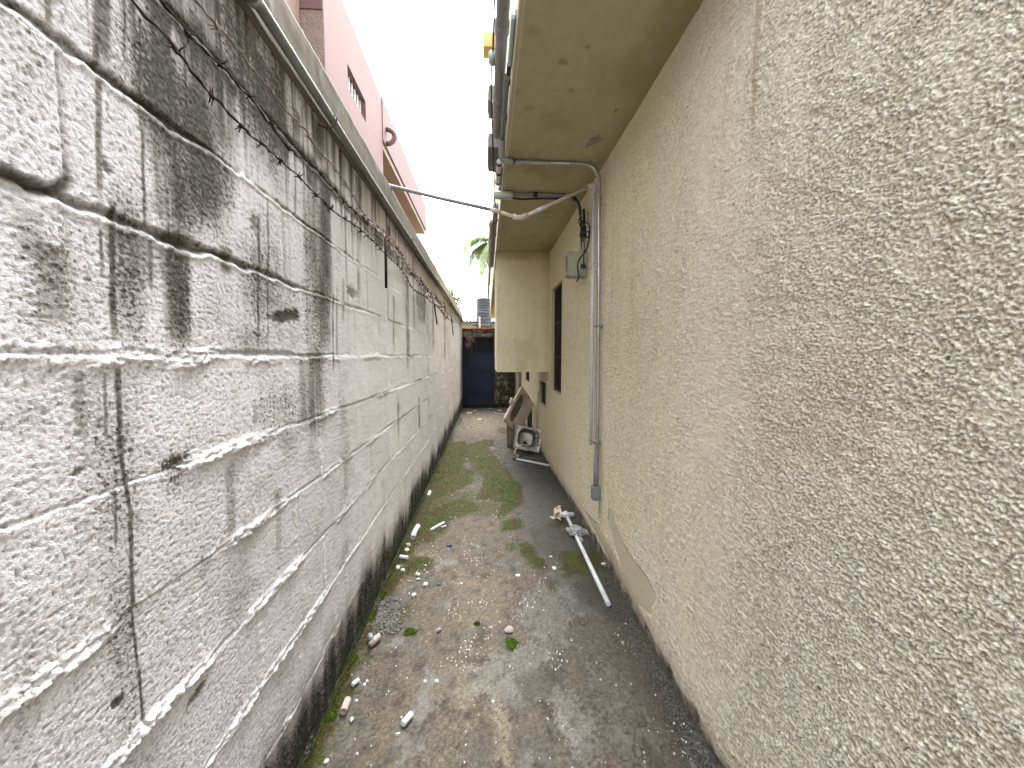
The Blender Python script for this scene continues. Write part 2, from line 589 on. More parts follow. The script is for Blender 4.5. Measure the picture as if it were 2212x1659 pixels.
    base = mixc(base, (.22, .21, .19), grit * .5)
    hgt += sm(.16, 0, dr) * .004 * n3
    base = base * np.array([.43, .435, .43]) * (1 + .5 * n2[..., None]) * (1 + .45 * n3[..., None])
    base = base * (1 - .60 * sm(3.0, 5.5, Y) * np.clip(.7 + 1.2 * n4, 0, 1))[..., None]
    base = mixc(base, (.030, .028, .022), sm(.05, .6, n2 + .6 * n4 + .18 * sm(-.1, .6, X)) * .5)
    base = mixc(base, (.19, .185, .17), sm(.25, .6, n4 + .5 * n2) * .5 * (Y < 3))
    cr = np.abs(fbm(X * 2.3, Y * 1.9, 5, 75)) + .004
    crack = sm(.012, .004, cr) * sm(.0, .25, fbm(X * 1.3, Y * 1.1, 2, 78) + .1)
    base = mixc(base, (.02, .018, .014), crack * .75)
    hgt -= crack * .003
    # far end: brown leaf dust
    fd = sm(6.2, 8.5, Y)
    base = mixc(base, (.20, .165, .12), fd * np.clip(.45 + 1.6 * n3 + .8 * n2, 0, 1) * .8)
    # weathered upper slab with ragged holes left of the cement strip
    # moss
    olive, green = np.array([.032, .027, .0004]), np.array([.030, .046, .0006])
    mossm = np.zeros(X.shape)
    a0 = [(-420, 1000), (-200, 700), (0, 560), (220, 520), (300, 640), (160, 700), (60, 800), (240, 900), (200, 1010), (40, 1100), (-150, 1180), (-430, 1190)]
    a1 = [(-260, 760), (-60, 640), (0, 590), (250, 570), (450, 500), (545, 510), (520, 570), (330, 600), (300, 650), (540, 690), (640, 790), (460, 830), (300, 840), (380, 760), (250, 700),
          (180, 790), (330, 860), (300, 960), (100, 1080), (0, 1100), (-200, 1130), (-360, 1100)]
    a2 = [(540, 690), (640, 790), (700, 860), (760, 960), (830, 1000), (850, 1130), (830, 1220), (740, 1260), (600, 1370), (560, 1350), (640, 1200), (520, 1160), (340, 1150), (420, 1000),
          (460, 920), (400, 860), (460, 830)]
    a3 = [(-300, 1300), (0, 1240), (150, 1230), (170, 1160), (340, 1180), (330, 1240), (420, 1230), (330, 1300), (180, 1330), (60, 1390), (0, 1520), (-400, 1700), (-480, 1600)]
    a4 = [(640, 1400), (800, 1340), (860, 1440), (800, 1490), (600, 1500)]
    a5 = [(600, 370), (720, 380), (740, 420), (640, 440), (590, 410)]
    a6 = [(100, 240), (200, 260), (180, 330), (60, 420), (20, 520), (-40, 600), (-120, 700), (-60, 520)]
    for pts, k in ((a0, .8), ([(230, 560), (420, 520), (620, 760), (640, 860), (420, 900), (300, 800)], .7), ([(-300, 1150), (60, 1090), (300, 1060), (360, 1150), (150, 1200), (-360, 1300)], .55), ([(350, 1180), (560, 1180), (620, 1260), (500, 1340), (330, 1330)], .5), (a1, 1), (a2, 1), (a3, 1), (a4, .9), (a5, .7), (a6, .7)):
        mossm = np.maximum(mossm, reg(pts, A) * k)
    for pts, k in (([(440, 560), (640, 545), (870, 620), (880, 700), (700, 610), (560, 620)], .8),
                   ([(600, 880), (800, 900), (1000, 880), (1080, 1040), (900, 1160), (600, 1170), (560, 1080)], .75),
                   ([(140, 760), (250, 820), (340, 920), (430, 1040), (445, 1120), (350, 1090), (230, 1010), (180, 960), (120, 850)], .95),
                   ([(430, 1200), (480, 1180), (500, 1260), (520, 1330), (470, 1370), (430, 1290)], .8),
                   ([(-10, 800), (110, 790), (120, 850), (-10, 870)], .7)):
        mossm = np.maximum(mossm, reg(pts, B) * k)
    for pts, k in (([(560, 380), (700, 330), (900, 260), (1050, 290), (1000, 340), (850, 400), (760, 500), (700, 560), (700, 620), (620, 640), (540, 600), (500, 640), (420, 730), (430, 640), (520, 470)], 1),
                   ([(420, 770), (600, 760), (700, 780), (650, 860), (560, 880), (470, 910), (350, 940), (300, 1000), (350, 820)], .9),
                   ([(340, 1300), (400, 1200), (550, 1130), (430, 1260), (380, 1350), (350, 1450), (230, 1490), (200, 1440), (330, 1400)], .9),
                   ([(1050, 910), (1130, 900), (1220, 920), (1130, 950), (1050, 940)], .8),
                   ([(890, 970), (940, 955), (960, 1000), (910, 1010)], .7),
                   ([(1150, 700), (1240, 680), (1260, 700), (1200, 725)], .8), ([(1060, 790), (1140, 770), (1100, 805)], .7)):
        mossm = np.maximum(mossm, reg(pts, C7) * k)
    edge = sm(.10, .02, (dl - .07 * sm(2.2, 3., Y) * sm(7., 5.5, Y)) + .06 * n4 + .03 * n2) * sm(8.5, 7.0, Y)
    mossm = np.maximum(mossm, edge)
    hole = sm(.05, .35, n2 + .5 * n3 - .25)
    mossm = np.clip(mossm * (1 - .8 * hole) * 1.15, 0, 1)
    g2 = sm(-.15, .45, fbm(X * 7, Y * 5, 4, 61) + .25 * sm(.3, .1, np.abs(X - .28)) * (Y < 4.6))
    mc = olive * (1 - g2[..., None]) + green * g2[..., None]
    mc = mc * (1 + .7 * n3[..., None])
    base = base * (1 - mossm[..., None]) + mc * mossm[..., None]
    base = mixc(base, (.018, .017, .01), sm(.05, .0, dl + .02 * n2) * .7)
    hgt += mossm * (.004 + .004 * np.abs(n3) + .002 * n2)
    # broken patch with bare aggregate
    rub = reg([(200, 1180), (280, 1080), (400, 1120), (410, 1200), (340, 1290), (340, 1400), (240, 1450), (150, 1380)], C7)
    w, wi = worley(X / .022, Y / .026, 3)
    base = base * (1 - rub[..., None]) + (np.array([.15, .14, .135]) * (.45 + .7 * wi[..., None]) * (1.1 - .7 * w[..., None])) * rub[..., None]
    hgt += rub * (.010 * (1 - w) - .006)
    # lime specks
    w, wi = worley(X / .035, Y / .045, 9, 1.)
    sp = (w < .13 * (wi > .8) * (.4 + wi)) & (mossm < .5)
    base = mixc(base, (.55, .54, .51), sp * 0.)
    w, wi = worley(X / .02, Y / .026, 13, 1.)
    dk = (w < .22 * (wi > .7))
    base = mixc(base, (.08, .075, .07), dk * .5)
    MOSS.append((X, Y, mossm, g2))
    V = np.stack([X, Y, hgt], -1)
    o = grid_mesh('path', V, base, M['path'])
    tag(o, kind='structure')
    return o


build_path()

# ------------------------------------------------------------------ left block wall
STREAKS = [  # top x, top y, bottom x, bottom y (sight lines on the wall), width, darkness
    (220, -120, 222, 140, 34, .85), (209, 100, 214, 440, 14, .7), (303, 40, 304, 200, 6, .9), (306, 285, 312, 490, 8, .8), (270, 20, 270, 140, 4, .8),
    (345, -60, 352, 300, 44, .6), (425, 40, 432, 300, 34, .65), (330, 220, 380, 500, 80, .4), (420, 200, 440, 480, 90, .38), (480, 120, 490, 330, 36, .4),
    (220, 495, 224, 600, 10, .7), (243, 440, 250, 735, 15, .85), (326, 520, 330, 620, 10, .5), (383, 500, 388, 750, 50, .5), (488, 535, 490, 592, 26, .75),
    (557, 470, 559, 750, 5, .95), (577, 430, 580, 752, 4, .7), (637, 380, 638, 470, 4, .7), (256, 800, 262, 1000, 15, .9), (227, 810, 231, 950, 8, .6),
    (263, 985, 279, 1110, 10, .92), (279, 1108, 284, 1335, 10, .92), (284, 1330, 299, 1452, 8, .92), (299, 1450, 312, 1585, 9, .92), (247, 1060, 249, 1185, 8, .7),
    (702, 372, 704, 760, 22, .7), (680, 340, 690, 600, 50, .3), (690, 262, 690, 352, 20, .95), (665, 350, 668, 400, 12, .9), (775, 384, 776, 520, 12, .8), (775, 500, 776, 650, 8, .35),
    (880, 590, 882, 800, 7, .45), (893, 560, 895, 720, 4, .4), (910, 620, 912, 700, 18, .55), (720, 640, 721, 810, 3, .85), (728, 620, 729, 780, 3, .5), (840, 490, 842, 560, 7, .6),
    (682, 760, 684, 950, 34, .42), (655, 770, 657, 930, 20, .35), (742, 600, 742, 700, 5, .4), (850, 640, 851, 760, 5, .4), (935, 640, 936, 760, 5, .4), (960, 650, 961, 780, 4, .4),
    (110, 530, 118, 700, 70, .3), (60, 450, 66, 560, 60, .25), (170, 800, 176, 950, 26, .3), (495, 1000, 500, 1180, 22, .35), (600, 1060, 602, 1200, 14, .3), (560, 120, 562, 260, 16, .5),
    (860, 870, 862, 950, 5, .4), (905, 860, 906, 930, 4, .4), (598, 190, 600, 330, 22, .5), (520, -40, 524, 180, 30, .3), (640, 240, 641, 330, 16, .5),
]


def build_left():
    parts = []
    segs = [(-2.5, .34, .03, .012), (.34, 1.05, None, .0027), (1.05, 1.9, None, .0042), (1.9, 4.6, None, .0075), (4.6, YG, None, .016)]
    for y0, y1, step, dz in segs:
        ys = np.arange(y0, y1 + .001, step) if step else geo(y0, y1, .0042 if y0 < 1 else .0055)
        ys[-1] = y1
        zs = np.arange(-.02, ZCAP + dz, dz)
        zs[-1] = ZCAP + .001
        Y, Z = np.meshgrid(ys, zs, indexing='ij')
        near = sm(3.2, .9, Y)
        n_big = fbm(Y * 1.7, Z * 2.4, 4, 2)
        n_mid = fbm(Y * 9, Z * 11, 4, 12)
        n_f = fbm(Y * 120 + 1.2 * n_mid, Z * 105, 3, 22, .6)
        wp, wpi = worley(Y / .0085 + n_mid, Z / .0075, 24)
        n_ff = perlin(Y * 210, Z * 240, 28)
        n_w = fbm(Y * 4, Z * 4, 3, 33)
        # joints
        spk = perlin(Y * 210 + n_mid, Z * 230, 35) * .6 + perlin(Y * 95, Z * 120, 36) * .5 + .25 * n_f
        zw = Z + .014 * fbm(Y * 3.5, Z * .8, 4, 42) + .003 * perlin(Y * 22, Z * 9, 46)
        kf = (zw - ZJ0) / DZ
        k = np.floor(kf + .5)
        dzj = np.abs(np.abs(kf - k) * DZ + (.0035 * n_f + .0035 * n_mid) * (.4 + .6 * near))
        row = np.floor(kf)
        yo = .685 + .23 * (np.mod(row, 2))
        yw = Y + .006 * perlin(Z * 14, Y * 3, 51) + .004 * perlin(Z * 50, Y * 9, 52)
        yf = (yw - yo) / .46
        yk = np.floor(yf + .5)
        dyj = np.abs(yf - yk) * .46
        cell = np.mod(np.sin(row * 12.9898 + np.floor(yf) * 78.233) * 43758.5453, 1.0)
        cell2 = np.mod(np.sin(row * 39.346 + np.floor(yf) * 11.135) * 24634.63, 1.0)
        vis_h = np.clip(.55 + 1.6 * fbm(Y * 2.1, k * 3.1 + .5, 4, 60), 0, 1)        # how open each joint is
        vis_v = np.clip(.25 + .9 * np.mod(np.sin(row * 7.3 + yk * 31.7) * 917.1, 1.0), 0, 1) * .8
        up = sm(-.3, .6, k)                                                        # above eye level joints are open and mossy
        rj = (.0045 + .0045 * sm(2.0, .8, Y) * (k >= 0)) * np.clip(.55 + .6 * vis_h + 1.1 * fbm(Y * 17, k * 3.3, 3, 61), .2, 1.6)
        jh = sm(rj * 1.5, rj * .4, dzj)
        jv = sm(.016, .004, dyj) * vis_v
        open_h = jh * up * (.45 + .55 * vis_h)
        lump = sm(-.25, .45, fbm(Y * 34, Z * 50, 4, 70, .65))
        vis_r = np.clip(.30 + 2.2 * fbm(Y * 3.2, k * 5.3 + 8.5, 4, 64), 0, 1) * (.45 + .55 * near)
        ridge = sm(.022, .004, np.abs(zw - (ZJ0 + k * DZ) + .004)) * (1 - up) * vis_r
        ridge0 = sm(.014, .002, np.abs(zw - ZJ0 + .022)) * (np.abs(k) < .5) * np.clip(.35 + 2.2 * fbm(Y * 6, k * 2 + 3, 4, 66), 0, 1) * (.35 + .65 * near)
        d = .0025 * n_big + .004 * (cell - .5) + .0016 * n_mid
        d = d + near * (.0013 * n_f * (1 + 1.2 * sm(0, .5, n_w)) + .0011 * (.5 - wp) * (.3 + wpi) + .0005 * n_ff) + (1 - near) * .0011 * n_f
        pit = sm(.18, .5, fbm(Y * 95, Z * 110, 2, 80)) * near
        d = d - .0016 * pit
        d = d - .0085 * open_h * (.25 + .8 * near) - .004 * jv * up
        d = d + (ridge * (.3 + .9 * lump) * .0085 + ridge0 * lump * .007) * (1 + .7 * near) - .003 * jh * (1 - up)
        vr = jv * (1 - up)
        d = d + vr * lump * .004
        # deep round shouldered joint of the corner block at the upper left
        q0, q1 = P(0, 400, X=XL), P(212, 448, X=XL)
        cz, cy = 1.752, .690
        inb = (Y < cy + .02) & (Z > cz - .03) & (Z < 2.02)
        ry = .05
        ddy, ddz = cy - ry - Y, Z - (cz + ry)
        dist = np.where((ddy < 0) & (ddz < 0), np.sqrt(ddy ** 2 + ddz ** 2) - ry, np.maximum(-ddy - ry, -ddz - ry))
        inside_edge = sm(-.012, .002, dist + .004 * n_mid)
        groove = sm(.016, .003, np.abs(dist - .004)) * (.25 + .75 * sm(1.84, 1.76, Z)) * (Y < cy + .04) * (Z < 1.99) * (Z > cz - .03)
        blk = (1 - inside_edge) * (Y < cy) * (Z < 1.985) * (Z > cz)
        d = d + .009 * blk - .008 * groove * sm(1.8, 1.75, Z)
        # colour
        c = np.zeros(Y.shape + (3,)) + np.array([.68, .665, .715])
        c = mixc(c, (.76, .745, .73), sm(1.3, 3.2, Y))
        c = mixc(c, (.66, .65, .64), sm(-.1, .45, n_big) * .5)
        c = mixc(c, (.76, .75, .77), sm(.05, .4, -n_big) * .5)
        c = c * (1 + .07 * (cell2[..., None] - .5))
        grain = near * sm(.02, .5, -n_f - .4 * n_ff)
        c = mixc(c, (.30, .29, .28), grain * .5)
        c = mixc(c, (.20, .19, .19), near * pit * .5)
        c = mixc(c, (.78, .775, .80), near * sm(.15, .5, n_f) * .5)
        c = mixc(c, (.80, .79, .79), np.clip(ridge * lump + ridge0 * lump * .9, 0, 1) * .85)
        c = mixc(c, (.76, .75, .74), vr * .7)
        c = mixc(c, (.30, .28, .23), jv * up * .35)
        # dirt
        dirt = np.zeros(Y.shape)
        s1 = fbm(Y * 16, Z * .55, 4, 90)
        s2 = fbm(Y * 60, Z * 1.1, 3, 95)
        s0 = fbm(Y * 2.6, Z * .8, 4, 97)
        hi = sm(1.35, 2.5, Z)
        dirt += sm(.12, .55, s0 + .35 * s1) * (.05 + .95 * hi) * .6 * sm(3.2, 1.5, Y)
        dirt += sm(.22, .55, s1) * hi * .6
        dirt += sm(.22, .5, s2) * hi * .5 * sm(6, 1, Y)
        top = sm(2.18, 2.46, Z + .06 * s1)
        dirt += top * np.clip(.35 + 1.5 * s1 + .9 * s2, 0, 1) * sm(5, 1.5, Y) * .75
        dirt += sm(.15, .55, n_w + .6 * n_f) * .25 * (Y < 2)
        for x0, y0_, x1, y1_, wpx, kk in STREAKS:
            a, b = P(x0, y0_, X=XL), P(x1, y1_, X=XL)
            w = abs(P(x0 + wpx, y0_, X=XL).y - a.y) * .5
            t = (a.z - Z) / (a.z - b.z)
            yc = a.y + (b.y - a.y) * t + .012 * w / .02 * .2 * perlin(Z * 9, Z * 0 + wpx, 99)
            e = np.abs(Y - yc) / (w * (1 + .25 * perlin(Z * 6, Z * 0 + x0 * .37, 98)))
            prof = sm(1.25, .45, e) * sm(-.06, .04, t) * sm(1.08, .8, t)
            mod = np.clip(.85 + .8 * s2 * (w > .03) + .6 * n_mid * (w > .02) + .3 * n_f, .15, 1.1)
            dirt = dirt + prof * kk * mod * (1 - .45 * np.clip(dirt, 0, 1))
        # lichen speckle in broad damp zones
        D0 = np.zeros(Y.shape)
        for x0, y0_, x1, y1_, kk in ((330, 150, 520, 520, .74), (350, 500, 420, 760, .62), (0, 470, 215, 745, .40), (215, 420, 330, 760, .5), (420, 0, 640, 330, .62), (230, 60, 440, 330, .68), (640, 380, 720, 900, .40),
                                     (0, 0, 110, 200, .3), (500, 800, 720, 960, .35), (120, 760, 330, 1250, .33), (0, 860, 130, 960, .35), (330, 960, 420, 1080, .5), (200, 1100, 320, 1640, .3), (400, 1150, 470, 1260, .3), (470, 480, 640, 720, .42),
                                     (0, 1400, 120, 1660, .2), (470, 700, 620, 760, .3), (580, 600, 660, 720, .35)):
            a, b = P(x0, (y0_ + y1_) / 2, X=XL), P(x1, (y0_ + y1_) / 2, X=XL)
            za, zb2 = P((x0 + x1) / 2, y0_, X=XL).z, P((x0 + x1) / 2, y1_, X=XL).z
            ey = sm(.5, -.1, np.abs(Y - (a.y + b.y) / 2) / (b.y - a.y) + .35 * s1 + .2 * n_mid - .12)
            ez = sm(.62, .0, np.abs(Z - (za + zb2) / 2) / (za - zb2) + .2 * s0 + .15 * n_mid - .1)
            D0 = np.maximum(D0, kk * ey * ez)
        D0 = D0 + (.13 + .14 * hi) * sm(-.15, .4, fbm(Y * 6, Z * 1.6, 4, 37)) * near
        spd = sm(.62, .95, D0 + spk * .75 + .25 * n_mid + .2)
        dirt = dirt + .85 * spd * sm(.02, .2, D0) + .55 * np.clip(D0 - .10, 0, 1)
        # the black joint under the upper strand
        jb = sm(.045, .008, np.abs(Z - 2.243 + .02 * fbm(Y * 9, Y * 0, 3, 38)) - .014 * n_mid - .012 * s2) * sm(4.2, 2.4, Y) * sm(.70, .78, Y)
        dirt = dirt + jb * np.clip(.75 + 1.2 * fbm(Y * 8, Z * 9, 3, 39), 0, 1.2)
        dirt = dirt + sm(.16, .0, 2.24 - Z) * (Z < 2.24) * np.clip(1.3 * s2 + .8 * s1 + .25, 0, 1) * sm(3.6, 1.8, Y) * .8
        # scars and lumps
        for x, y, rx, rz, ang, kk in ((618, 685, 42, 14, .75, .95), (376, 1000, 30, 14, .2, .9), (40, 26, 20, 12, 0, .9), (430, 528, 5, 5, 0, .9), (760, 634, 12, 12, 0, .55), (256, 1517, 14, 11, 0, .8),
                                      (430, 1490, 20, 9, .6, .7), (230, 365, 14, 22, 0, .6), (548, 478, 10, 30, 0, .5), (705, 447, 10, 8, 0, .8), (552, 890, 8, 30, 0, .3), (170, 1020, 16, 8, .3, .6)):
            a = P(x, y, X=XL)
            dyv, dzv = P(x + 1, y, X=XL).y - a.y, abs(P(x, y + 1, X=XL).z - a.z)
            u = (Y - a.y) / (dyv * rx)
            v = (Z - a.z) / (dzv * rz)
            uu, vv = u, v - u * math.tan(ang) * .9
            e = np.sqrt(uu ** 2 + vv ** 2) + 1.1 * n_mid + .9 * n_f + .3 * n_ff
            b_ = sm(1.15, .5, e) * kk
            dirt = dirt + b_
            d = d - .004 * b_
        c = mixc(c, (.30, .285, .25), np.clip(dirt * 1.6, 0, .8))
        c = mixc(c, (.036, .033, .028), np.clip(dirt * 1.15 - .12, 0, .97) * np.clip(.9 + .5 * n_f * near, 0, 1))
        # black-brown muck and moss in open joints
        muck = open_h * np.clip(.12 + .85 * near + .8 * fbm(Y * 6, Z * 2, 3, 101), 0, 1)
        c = mixc(c, (.030, .025, .014), muck * .95)
        c = mixc(c, (.02, .017, .01), (groove * .85))
        mossj = sm(.0, .35, fbm(Y * 5.3, k * 4.4, 3, 108)) * open_h * near
        c = mixc(c, (.032, .026, .005), mossj * .9)
        # white edge under each open joint
        lip = sm(.010, .003, np.abs(zw - (ZJ0 + k * DZ) + rj * 1.5)) * up * (.4 + .5 * near)
        c = mixc(c, (.8, .79, .79), lip * .6 * (1 - np.clip(dirt, 0, 1) * .6))
        d = d + lip * .003
        # damp foot of the wall
        hb = .185 + .17 * fbm(Y * 2.6, Y * 0, 4, 120) + .05 * s1 + .010 * s2 + .04 * n_mid + .04 * n_f + .05 * sm(1.6, .6, Y) + .05 * sm(5, 9, Y)
        foot = sm(.10, -.06, Z - hb)
        c = mixc(c, (.16, .145, .11), sm(.22, .0, Z - hb) * .65)
        c = mixc(c, (.009, .0088, .006), np.clip(foot * (1.0 + .6 * s1 + 1.1 * n_f + .3 * n_mid), 0, .98))
        gm = sm(.13, .04, Z + .05 * n_w + .03 * n_mid) * sm(.1, .5, .35 + fbm(Y * 3, Z * 3, 3, 130)) * sm(8, 6, Y)
        c = mixc(c, (.022, .036, .004), gm * .9)
        d = d + foot * .003 * n_f - .004 * foot
        c = mixc(c, (.16, .14, .10), sm(9.6, 11.0, Y) * .8)
        V = np.stack([XL + d, Y, Z], -1)
        parts.append((V, c, None, True))
    root = empty('boundary_wall', (XL - .1, 4.4, 0), 'tall whitewashed concrete block wall on the left, streaked black with damp', 'wall')
    join_grids('block_face', parts, M['block'], root)
    box('block_core', (XL - .22, YB, -.05), (XL - .022, YG + .0, ZCAP), M['cement'], root)
    # cement render band along the top
    ys = np.concatenate([np.arange(YB, .6, .05), geo(.6, YG, .012)])
    rows = [(0, .0), (.0, .004), (.022, .010), (.024, .10), (.020, .20), (.008, .212), (-.1, .216), (-.24, .21)]
    prof = []
    zz = [(0.0, ZCAP - .004), (.020, ZCAP - .002)] + [(.022, ZCAP + t) for t in np.linspace(.004, ZTOP - ZCAP - .010, 26)] + [(.012, ZTOP - .001), (-.10, ZTOP + .002), (-.24, ZTOP)]
    px = np.array([a for a, b in zz]); pz = np.array([b for a, b in zz])
    Y, I = np.meshgrid(ys, np.arange(len(zz)), indexing='ij')
    X0, Z0 = px[I], pz[I]
    nn = fbm(Y * 2.2, Z0 * 5, 4, 140)
    nf = fbm(Y * 20, Z0 * 6, 4, 150)
    nst = fbm(Y * 14, Z0 * .8, 4, 155)
    c = np.zeros(Y.shape + (3,)) + np.array([.125, .112, .085])
    c = mixc(c, (.17, .155, .12), sm(0, .4, nn) * .7)
    c = mixc(c, (.085, .074, .055), sm(0.02, .5, nst) * .65)
    c = mixc(c, (.46, .45, .43), sm(.25, .5, nf) * .35 * sm(4, 1, Y))
    c = mixc(c, (.42, .35, .22), sm(4.5, 6.5, Y) * .7)  # yellow sunlight glow of the far stretch, painted into the cement colour
    V = np.stack([XL + X0 + .003 * nf + .005 * nn, Y, Z0 + .004 * nn + .003 * fbm(Y * 5, Y * 0, 2, 160)], -1)
    grid_mesh('cement_band', V, c, M['render'], root, flip=True)
    return root


build_left()

# ------------------------------------------------------------------ house on the right
ZUP = 4.70
house = empty('house', (2.5, 4.5, 0), 'cream stuccoed house on the right with overhanging upper floor', 'house')
Y0OV = 1.02      # near end of the overhanging floor
XO = .148        # outer face of the overhang
W1 = (4.30, 4.98, 1.055, 2.36)     # window: y0 y1 z0 z1
W2 = (5.42, 6.08, .76, 1.13)       # low vent
W3 = (7.55, 8.25, .98, 1.9)        # window beyond the boxed projection


def build_right():
    parts = []
    def insert(a, vals):
        return np.unique(np.concatenate([a, [v for v in vals if a[0] < v < a[-1]]]))
    segs = [(-2.5, .34, .03, .02), (.34, 1.0, None, .0022), (1.0, 1.7, None, .0032), (1.7, 4.0, None, .0046), (4.0, YG, None, .014)]
    for si, (y0, y1, step, dz) in enumerate(segs):
        ys = np.arange(y0, y1 + .001, step) if step else geo(y0, y1, .0034 if y0 < 1 else .0048, .0019)
        ys[-1] = y1
        ztop = 3.2 if si < 1 else (3.19 if si < 2 else ZS + .02)
        zs = np.arange(-.02, ztop + dz, dz)
        zs[-1] = ztop
        if si == 4:
            ys = insert(ys, [W1[0], W1[1], W2[0], W2[1], W3[0], W3[1]])
            zs = insert(zs, [W1[2], W1[3], W2[2], W2[3], W3[2], W3[3]])
        Y, Z = np.meshgrid(ys, zs, indexing='ij')
        n_big = fbm(Y * 1.6, Z * 1.4, 4, 202)
        n_w = fbm(Y * 7, Z * 7, 3, 204)
        a1 = fbm(Y * 120 + 1.5 * n_w, Z * 150, 3, 210, .65)
        a2 = fbm(Y * 130, Z * 150, 2, 220, .6)
        w, wi = worley(Y / .0066 + .9 * a1, Z / .0054 + .9 * a2, 230)
        lumps = (1 - sm(.1, .75, w)) * (.3 + .9 * wi)
        w2, wi2 = worley(Y / .0135 + .7 * a1, Z / .0115 + .7 * a2, 233)
        far = sm(1.15, 1.7, Y)
        lumps = lumps * (1 - far) + (1 - sm(.1, .8, w2)) * (.3 + .9 * wi2) * far
        lumps = lumps * (.45 + .75 * sm(-.35, .25, fbm(Y * 28, Z * 34, 3, 236)))
        rough = (.60 + .46 * sm(1.42, 1.05, Y + .05 * n_w)) * np.clip(.95 + .55 * fbm(Y * 7, Z * 8, 4, 206), .5, 1.4)
        patch = np.zeros(Y.shape)
        wy, wz = Y + .02 * n_w, Z + .012 * fbm(Y * 15, Z * 20, 3, 240)
        for pts in ([(1318, 1095), (1336, 1150), (1372, 1215), (1400, 1245), (1418, 1290), (1405, 1330), (1375, 1305), (1345, 1240), (1325, 1175), (1312, 1120)],
                    [(1260, 1100), (1300, 1180), (1345, 1270), (1400, 1370), (1380, 1310), (1330, 1210), (1290, 1130)]):
            poly = [(P(x, y, X=XR).y, P(x, y, X=XR).z) for x, y in pts]
            patch = np.maximum(patch, inpoly(wy, wz, poly).astype(float))
        slick = sm(2.45, 2.9, Z + .1 * n_big) * .8 * sm(1.3, 2.2, Y)                # trowelled smoother under the soffit
        smth = sm(3.2, 5.2, Y)
        amp = rough * (1 - .93 * patch) * (1 - .85 * slick) * (1 - .5 * smth)
        d = amp * (.0050 * lumps * (1 + .5 * far) + .0036 * a1 + .0020 * fbm(Y * 45, Z * 60, 3, 215)) + .003 * n_big
        d = d - .004 * patch
        d = d + .0035 * sm(.5, .9, fbm(Y * 16, Z * 24, 3, 250) + .35) * amp
        edge = np.ones(Y.shape)
        keep = None
        if si == 4:
            keepq = np.ones((len(ys) - 1, len(zs) - 1), bool)
            yc, zc = (ys[1:] + ys[:-1]) / 2, (zs[1:] + zs[:-1]) / 2
            YC, ZC = np.meshgrid(yc, zc, indexing='ij')
            for w_ in (W1, W2, W3):
                keepq &= ~((YC > w_[0]) & (YC < w_[1]) & (ZC > w_[2]) & (ZC < w_[3]))
                dd = np.maximum(np.maximum(w_[0] - Y, Y - w_[1]), np.maximum(w_[2] - Z, Z - w_[3]))
                edge *= sm(.0, .03, np.abs(dd))
            keep = keepq
            d = d * edge
        c = np.zeros(Y.shape + (3,)) + np.array([.80, .735, .545])
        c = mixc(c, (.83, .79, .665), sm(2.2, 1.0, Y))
        c = mixc(c, (.80, .76, .66), sm(-.05, .4, n_big) * .6)
        c = mixc(c, (.72, .65, .51), sm(.05, .4, -n_big) * .4)
        cav = sm(.10, -.60, lumps - .5 + a1 + .5 * a2)
        c = mixc(c, (.36, .315, .23), cav * .85 * np.clip(amp, 0, 1))
        c = mixc(c, (.84, .82, .74), sm(.5, 1.2, lumps + .8 * a1 + .3 * a2) * .45 * np.clip(amp, 0, 1))
        c = mixc(c, (.50, .465, .35), patch * .8)
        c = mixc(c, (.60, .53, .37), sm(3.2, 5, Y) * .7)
        # grime
        s = fbm(Y * 13, Z * .7, 4, 260)
        c = mixc(c, (.36, .28, .17), sm(.02, .0, np.abs(Y - 1.22 - .01 * s)) * sm(2.15, 2.35, Z) * .5)
        c = mixc(c, (.38, .33, .23), sm(.25, .5, s) * .15)
        pits, pid = worley(Y / .11, Z / .09, 270, 1.)
        c = mixc(c, (.06, .045, .035), ((pits < .045) & (pid > .88)) * .8)
        # below the conduit foot
        c = mixc(c, (.30, .27, .19), sm(.035, .01, np.abs(Y - 2.78 + .01 * s)) * sm(.48, .40, Z) * sm(.22, .34, Z) * .6)
        hb = .02 + .02 * np.clip(s, -.4, .6) + .03 * n_w + .03 * fbm(Y * 5, Y * 0, 3, 280) + .045 * sm(1.8, 2.6, Y) * sm(4.6, 3.4, Y)
        c = mixc(c, (.34, .29, .20), sm(.16, .0, Z - hb + .03 * n_w) * .6)
        foot = sm(.045, -.01, Z - hb + .012 * a1)
        c = mixc(c, (.016, .014, .009), foot * np.clip(.75 + .8 * a1 + .5 * s, 0, 1))
        d = d - foot * .006
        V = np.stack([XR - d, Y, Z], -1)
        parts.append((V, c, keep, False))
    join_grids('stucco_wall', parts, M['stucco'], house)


build_right()
# wall thickness behind the stucco skin, around the openings
bm = bmesh.new()
xa, xb = XR + .014, XR + .2
ycuts = [YB, W1[0], W1[1], W2[0], W2[1], W3[0], W3[1], YG]
bm_box(bm, (xa, YB, -.05), (xb, W1[0], ZS + .3))
bm_box(bm, (xa, W1[0], -.05), (xb, W1[1], W1[2]))
bm_box(bm, (xa, W1[0], W1[3]), (xb, W1[1], ZS + .4))
bm_box(bm, (xa, W1[1], -.05), (xb, W2[0], ZS + .4))
bm_box(bm, (xa, W2[0], -.05), (xb, W2[1], W2[2]))
bm_box(bm, (xa, W2[0], W2[3]), (xb, W2[1], ZS + .4))
bm_box(bm, (xa, W2[1], -.05), (xb, W3[0], ZS + .4))
bm_box(bm, (xa, W3[0], -.05), (xb, W3[1], W3[2]))
bm_box(bm, (xa, W3[0], W3[3]), (xb, W3[1], ZS + .4))
bm_box(bm, (xa, W3[1], -.05), (xb, YG + 2, ZS + .4))
flush(bm, 'wall_core', M['cream'], house)


